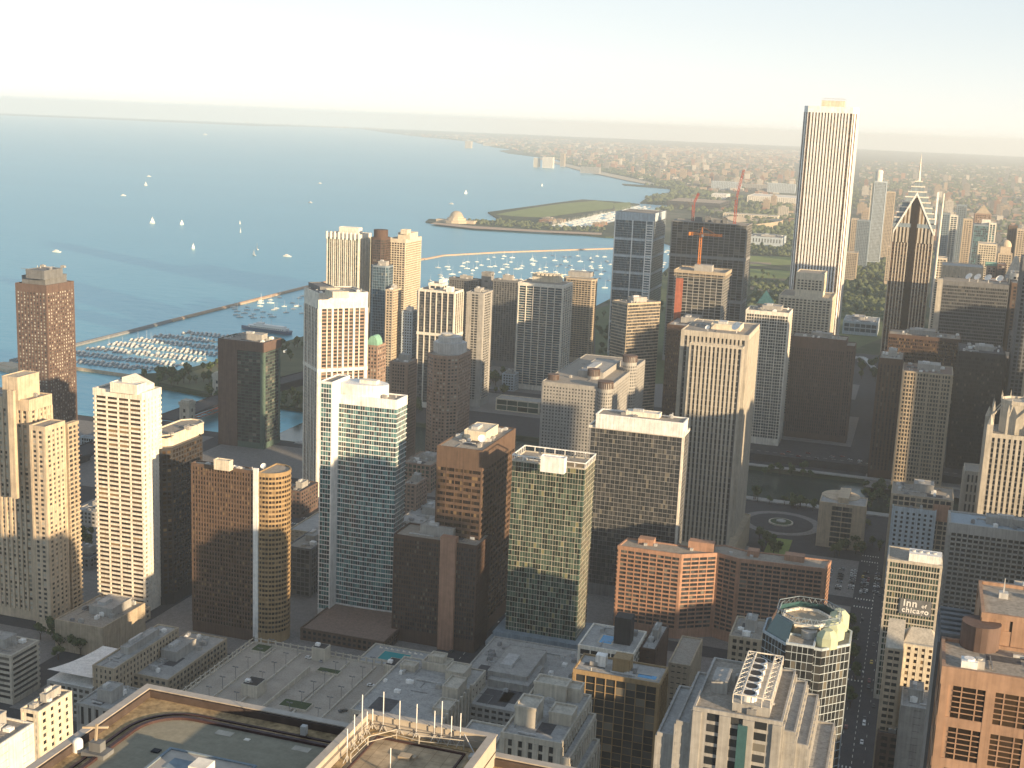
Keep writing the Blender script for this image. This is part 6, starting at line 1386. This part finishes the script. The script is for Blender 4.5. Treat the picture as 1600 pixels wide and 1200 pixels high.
for k in range(420):
    u, v = rb_.uniform(838,962), rb_.uniform(334,362)
    g = P(u,v,-4)
    if -1128 < g.x < -985 and 3850 < g.y < 5250:
        L_ = rb_.uniform(9,15); a = rb_.choice((0,3.1)); burn.prism([Vector((g.x-L_/2,g.y-1.6)),Vector((g.x+L_*.3,g.y-1.6)),Vector((g.x+L_/2,g.y)),Vector((g.x+L_*.3,g.y+1.6)),Vector((g.x-L_/2,g.y+1.6))], -4.3, -2.2); burn.box(g.x-2,g.y-1,-2.21,g.x+2,g.y+1,-1); burn.bar((g.x,g.y,-2),(g.x,g.y,10),.14)
for k in range(330):
    y_ = 3870+rb_.random()*1300; x = rb_.choice((-1115,-1090,-1065,-1040,-1012))+rb_.uniform(-4,4); L_ = 12; burn.prism([Vector((x-5,y_-1.6)),Vector((x+4,y_-1.6)),Vector((x+6,y_)),Vector((x+4,y_+1.6)),Vector((x-5,y_+1.6))], -4.3, -2.2); burn.box(x-2,y_-1,-2.21,x+2,y_+1,-1); burn.bar((x,y_,-2),(x,y_,9),.14)
tag(burn.build('moored_boats', hullm), 'crowd of tiny white boats packed into the far harbour', 'boats', None, 'stuff')
# marina: floating docks with yachts on both sides
dockm = mat('dock_planks', (.28,.26,.23), .9, .2, .6, False)
my = [yacht('white motor yacht berthed in the shaded marina', 'yachts berthed in the marina', 13), yacht('white motor yacht berthed in the shaded marina', 'yachts berthed in the marina', 11), sailboat('white motor yacht berthed in the shaded marina', 'yachts berthed in the marina', False, 11, hull_shade)]
my[2]['label'] = 'masted white yacht berthed in the shaded marina'; my[2]['group'] = 'masted yachts berthed in the marina'
docks = [(-880,-1030,1340),(-870,-1040,1382),(-862,-1040,1424),(-858,-1035,1466),(-855,-1030,1508),(-852,-1020,1550),(-848,-1000,1592)]
for k, (xa, xb, y_) in enumerate(docks):
    b = MB(); b.box(xb,y_-1.2,-4.2,xa,y_+1.2,-3.4)
    for x in range(int(xb)+6, int(xa)-4, 13): b.box(x-.4,y_-13,-4.1,x+.4,y_+13,-3.5)
    tag(b.build('floating_dock', dockm), 'long floating dock lined with yachts, number %s from the jetty' % ['one','two','three','four','five','six','seven'][k], 'dock', 'docks of the marina')
    for x in range(int(xb)+3, int(xa)-4, 7):
        for s in (-1,1):
            if rb_.random() < .93: put(my[rb_.choice((0,1,0,1,2))], x+rb_.uniform(-.5,.5), y_+s*8, (math.pi/2 if s > 0 else -math.pi/2)+rb_.gauss(0,.04), rb_.uniform(.62,.9))
# ship moored by the marina
g = P(415,518,-4); r = empty('passenger_ship', (g.x,g.y,-4), rad(172), 'long white and navy passenger ship moored above the marina', 'ship')
b = MB(); hull(b, 88, 15, 5); b.build('hull', hulld, r)
b = MB(); b.prism([Vector(v) for v in ((-38,-6),(26,-6),(32,0),(26,6),(-38,6))], 4.9, 8); b.prism([Vector(v) for v in ((-34,-5),(18,-5),(22,0),(18,5),(-34,5))], 7.9, 10.6); b.box(4,-4,10.5,14,4,13); b.build('superstructure', hullm, r)
b = MB()
for k in range(16): b.box(-36+k*3.8,-6.1,5.6,-34+k*3.8,6.1,7)
b.build('window', gm('dark'), r, kind='stuff'); b = MB(); b.bar((8,0,12.5),(8,0,24),.3); b.bar((-10,0,10),(-10,0,20),.25); b.build('mast', wm('whitemet'), r)
# boats out on the lake
LB = ['with two white sails, nearest the left skyscraper line of sight','','']
lake = [(238,349,1.7,'large white sails, on the open lake above the red-brown tower'),(284,351,1.3,'narrow white sails, just right of the largest-sailed boat'),(302,389,1.3,'pale sails, lower middle of the open lake'),(376,363,1.3,'white sails beside a dark-hulled boat'),(402,390,1.4,'thin mast and low sail above the small motor boat'),(397,399,1.2,'small bright sail, lowest of the lake boats'),(228,290,1.6,'white sails far out on the lake'),(728,303,1.7,'white sail beyond the planetarium spit'),(847,291,1.4,'tiny white sail near the distant shore'),(375,350,1.0,'dark furled sails, just above the boat with a bright sail')]
sb = sailboat('sailboat', 'sailboats out on the lake', True, 12)
for k, (u, v, s, lab) in enumerate(lake):
    g = P(u,v,-4); o_ = put(sb, g.x, g.y, .4+k*.5, s*.72); o_['label'] = 'sailboat with '+lab
mb_ = yacht('boat', 'motor boats out on the lake', 15)
wake = mat('wake_foam', (.55,.66,.70), .8, .1, .1, False)
for k, (u, v, rz, ln, lab) in enumerate(((449,401,.1,1,'white motor boat at the lower right of the open lake'),(485,317,-.3,60,'motor boat trailing a thin white wake on the right of the lake'),(500,287,-.1,45,'small motor boat with a faint wake, farthest right'),(705,319,3.1,60,'motor boat with a wake left of the planetarium'),(89,394,.2,1,'faint small motor boat above the red-brown tower'),(321,211,0,1,'far ship low on the horizon water'),(233,276,.3,25,'little motor boat far out above the first sailboat'),(193,306,.2,1,'lone tiny motor boat at the left of the lake'))):
    g = P(u,v,-4); o_ = put(mb_, g.x, g.y, rz, 1.3 if k != 5 else 4); o_['label'] = lab
    if ln > 1:
        w_ = MB(); w_.face([(-8-ln,-3,.06),(-8,-.8,.06),(-8,.8,.06),(-8-ln,3,.06)]); ob = w_.build('water', wake, None, kind='structure'); ob.location = (g.x,g.y,-4); ob.rotation_euler.z = rz

# ------------------------------------------------------------------ cars and buses
paint = [mat('car_paint_%d' % i, c, .3, .03, 1, False, spec=.6) for i, c in enumerate(((.70,.70,.68),(.05,.05,.055),(.30,.31,.32),(.20,.03,.025),(.05,.08,.16),(.60,.42,.05)))]
tyre = wm('black')
def car(i):
    r = empty('car', (0,0,-500), 0, 'car', 'car'); b = MB()
    pr_ = [(-2.25,.35),(2.25,.35),(2.25,.8),(1.0,.98),(.45,1.0),(-1.9,1.0),(-2.25,.85)]
    for s in (-1,1): b.face([(x,s*.88,z) for x, z in (pr_ if s < 0 else pr_[::-1])])
    for k in range(len(pr_)): a, c = pr_[k], pr_[(k+1)%len(pr_)]; b.face([(a[0],-.88,a[1]),(a[0],.88,a[1]),(c[0],.88,c[1]),(c[0],-.88,c[1])])
    b.box(-1.5,-.68,1.38,.1,.68,1.45); b.build('body', paint[i], r)
    b = MB(); k = len(b.v); b.v += [(-1.85,-.8,.99),(.75,-.8,.99),(.75,.8,.99),(-1.85,.8,.99),(-1.45,-.65,1.39),(.05,-.65,1.39),(.05,.65,1.39),(-1.45,.65,1.39)]
    for f in ((0,1,5,4),(1,2,6,5),(2,3,7,6),(3,0,4,7),(4,5,6,7)): b.f.append(tuple(k+j for j in f)); b.mi.append(0)
    b.build('window', gm('dark'), r)
    for x in (-1.4,1.4):
        for s in (-1,1): b = MB(); b.bar((x,s*.72,.33),(x,s*.9,.33),.33,n=10); b.build('wheel', tyre, r)
    return learn(r)
cars = [car(i) for i in range(6)]
CN = ['white','black','grey','dark red','dark blue','yellow']
def parkcar(i, x, y_, z, rz, where, grp, label=None):
    p_ = cars[i]; o_ = p_ if p_.location.z < -400 else copy_tree(p_)
    o_.location = (x,y_,z); o_.rotation_euler.z = rz; o_['label'] = label or ('%s car %s' % (CN[i], where)); o_['group'] = grp+', '+CN[i]; return o_
zd = HG-.74
for k, (u, v, i, rz, lab) in enumerate(((331,1028+0,0,.1,None),(483,1029,0,.15,'white car parked by the far railing of the deck beside a stair tower'),(504,1033,2,1.5,'grey car tucked against the stair tower on the deck'),(580,1072,0,.2,'white car beside a lamp post in the middle of the deck'),(605,1060,1,.25,'black car in the middle right of the parking deck'),(626,1069,1,1.2,'black car by the ramp wall at the right of the deck'),(402,1069,1,.3,'black car near the left railing of the deck'),(536,1112,1,.9,'dark car behind the planted bed on the near part of the deck'),(574,1099,0,.2,'white van-like car beside the shaft opening on the deck'))):
    if k == 0: continue
    g = P(u,v,zd); parkcar(i, g.x, g.y, zd, rz, '', 'cars on the parking deck', lab)
rk = random.Random(3)
for row in range(5):                                 # shaded car park right of the orange slab
    for k in range(9):
        if rk.random() < .8:
            g0 = P(1297,888,0); parkcar(rk.choice((0,0,1,2,2,4)), g0.x+row*8.6, g0.y-k*5.6+rk.uniform(-.4,.4), .2, rk.choice((0,math.pi)), 'parked in the shaded lot behind the orange brick slab', 'cars in the shaded lot')
for k in range(44):
    x = rk.choice((-17.5,-13.5,-4.5,-.5)); y_ = rk.uniform(600,960); parkcar(rk.choice((0,1,2,3,1,5)), x, y_, .07, math.pi/2*(1 if x < -9 else -1), 'on the dim street left of the hotel with lettering', 'cars on the dim street')
for k in range(18):
    x = rk.choice((-246,-242,-233,-229)); parkcar(rk.choice((0,1,2,1)), x, rk.uniform(600,960), .07, math.pi/2, 'on the dark street left of the green glass tower', 'cars on the dark street')
for k in range(16):
    g = P(rk.uniform(1185,1390), 700+rk.uniform(0,45), 6.6); parkcar(rk.choice((0,1,2,3)), g.x, 1232+rk.uniform(0,26), 6.56, 0, 'on the raised riverside drive', 'cars on the riverside drive')
for k in range(26):
    y_ = rk.uniform(1100,1220) if k < 8 else rk.uniform(900,1080); parkcar(rk.choice((0,1,2,3)), -705+rk.choice((-8,-4,4,8)), y_, 8.05 if y_ > 1086 else 6.05, math.pi/2, 'on the lakeside drive by the lift bridge', 'cars on the lakeside drive')
bus = empty('bus', (0,0,-500), 0, 'bus', 'bus', 'city buses'); b = MB(); b.box(-6,-1.25,.5,6,1.25,3.1); b.box(-5,-.8,3.09,2,.8,3.35); b.build('body', mat('bus_paint', (.62,.68,.70), .4, .05), bus)
b = MB(); b.box(-5.6,-1.28,1.6,5.4,1.28,2.5); b.box(5.9,-1.1,1.4,6.03,1.1,2.7); b.build('window', gm('dark'), bus)
for x in (-3.8,3.9):
    for s in (-1,1): b = MB(); b.bar((x,s*1.0,.5),(x,s*1.28,.5),.5,n=12); b.build('wheel', tyre, bus)
learn(bus)
for (u, v, lab) in ((780,988,'pale bus on the dark street beside the green glass tower, upper of two'),(766,1004,'pale bus on the dark street beside the green glass tower, lower of two'),(1335,724,'white bus crossing the junction below the dark brown tower'),(447,558,'white bus on the lakeside road behind the dark brick tower')):
    g = P(u,v,.1); o_ = bus if bus.location.z < -400 else copy_tree(bus); o_.location = (g.x,g.y,.2 if v > 800 else (6.6 if v < 600 else .3)); o_.rotation_euler.z = math.pi/2; o_['label'] = lab; o_['group'] = 'city buses'
for o_ in cars+my+moor+har2+mid+near+[bus, sb, mb_]:
    if o_.location.z < -400: bpy.data.objects.remove(o_, do_unlink=True)
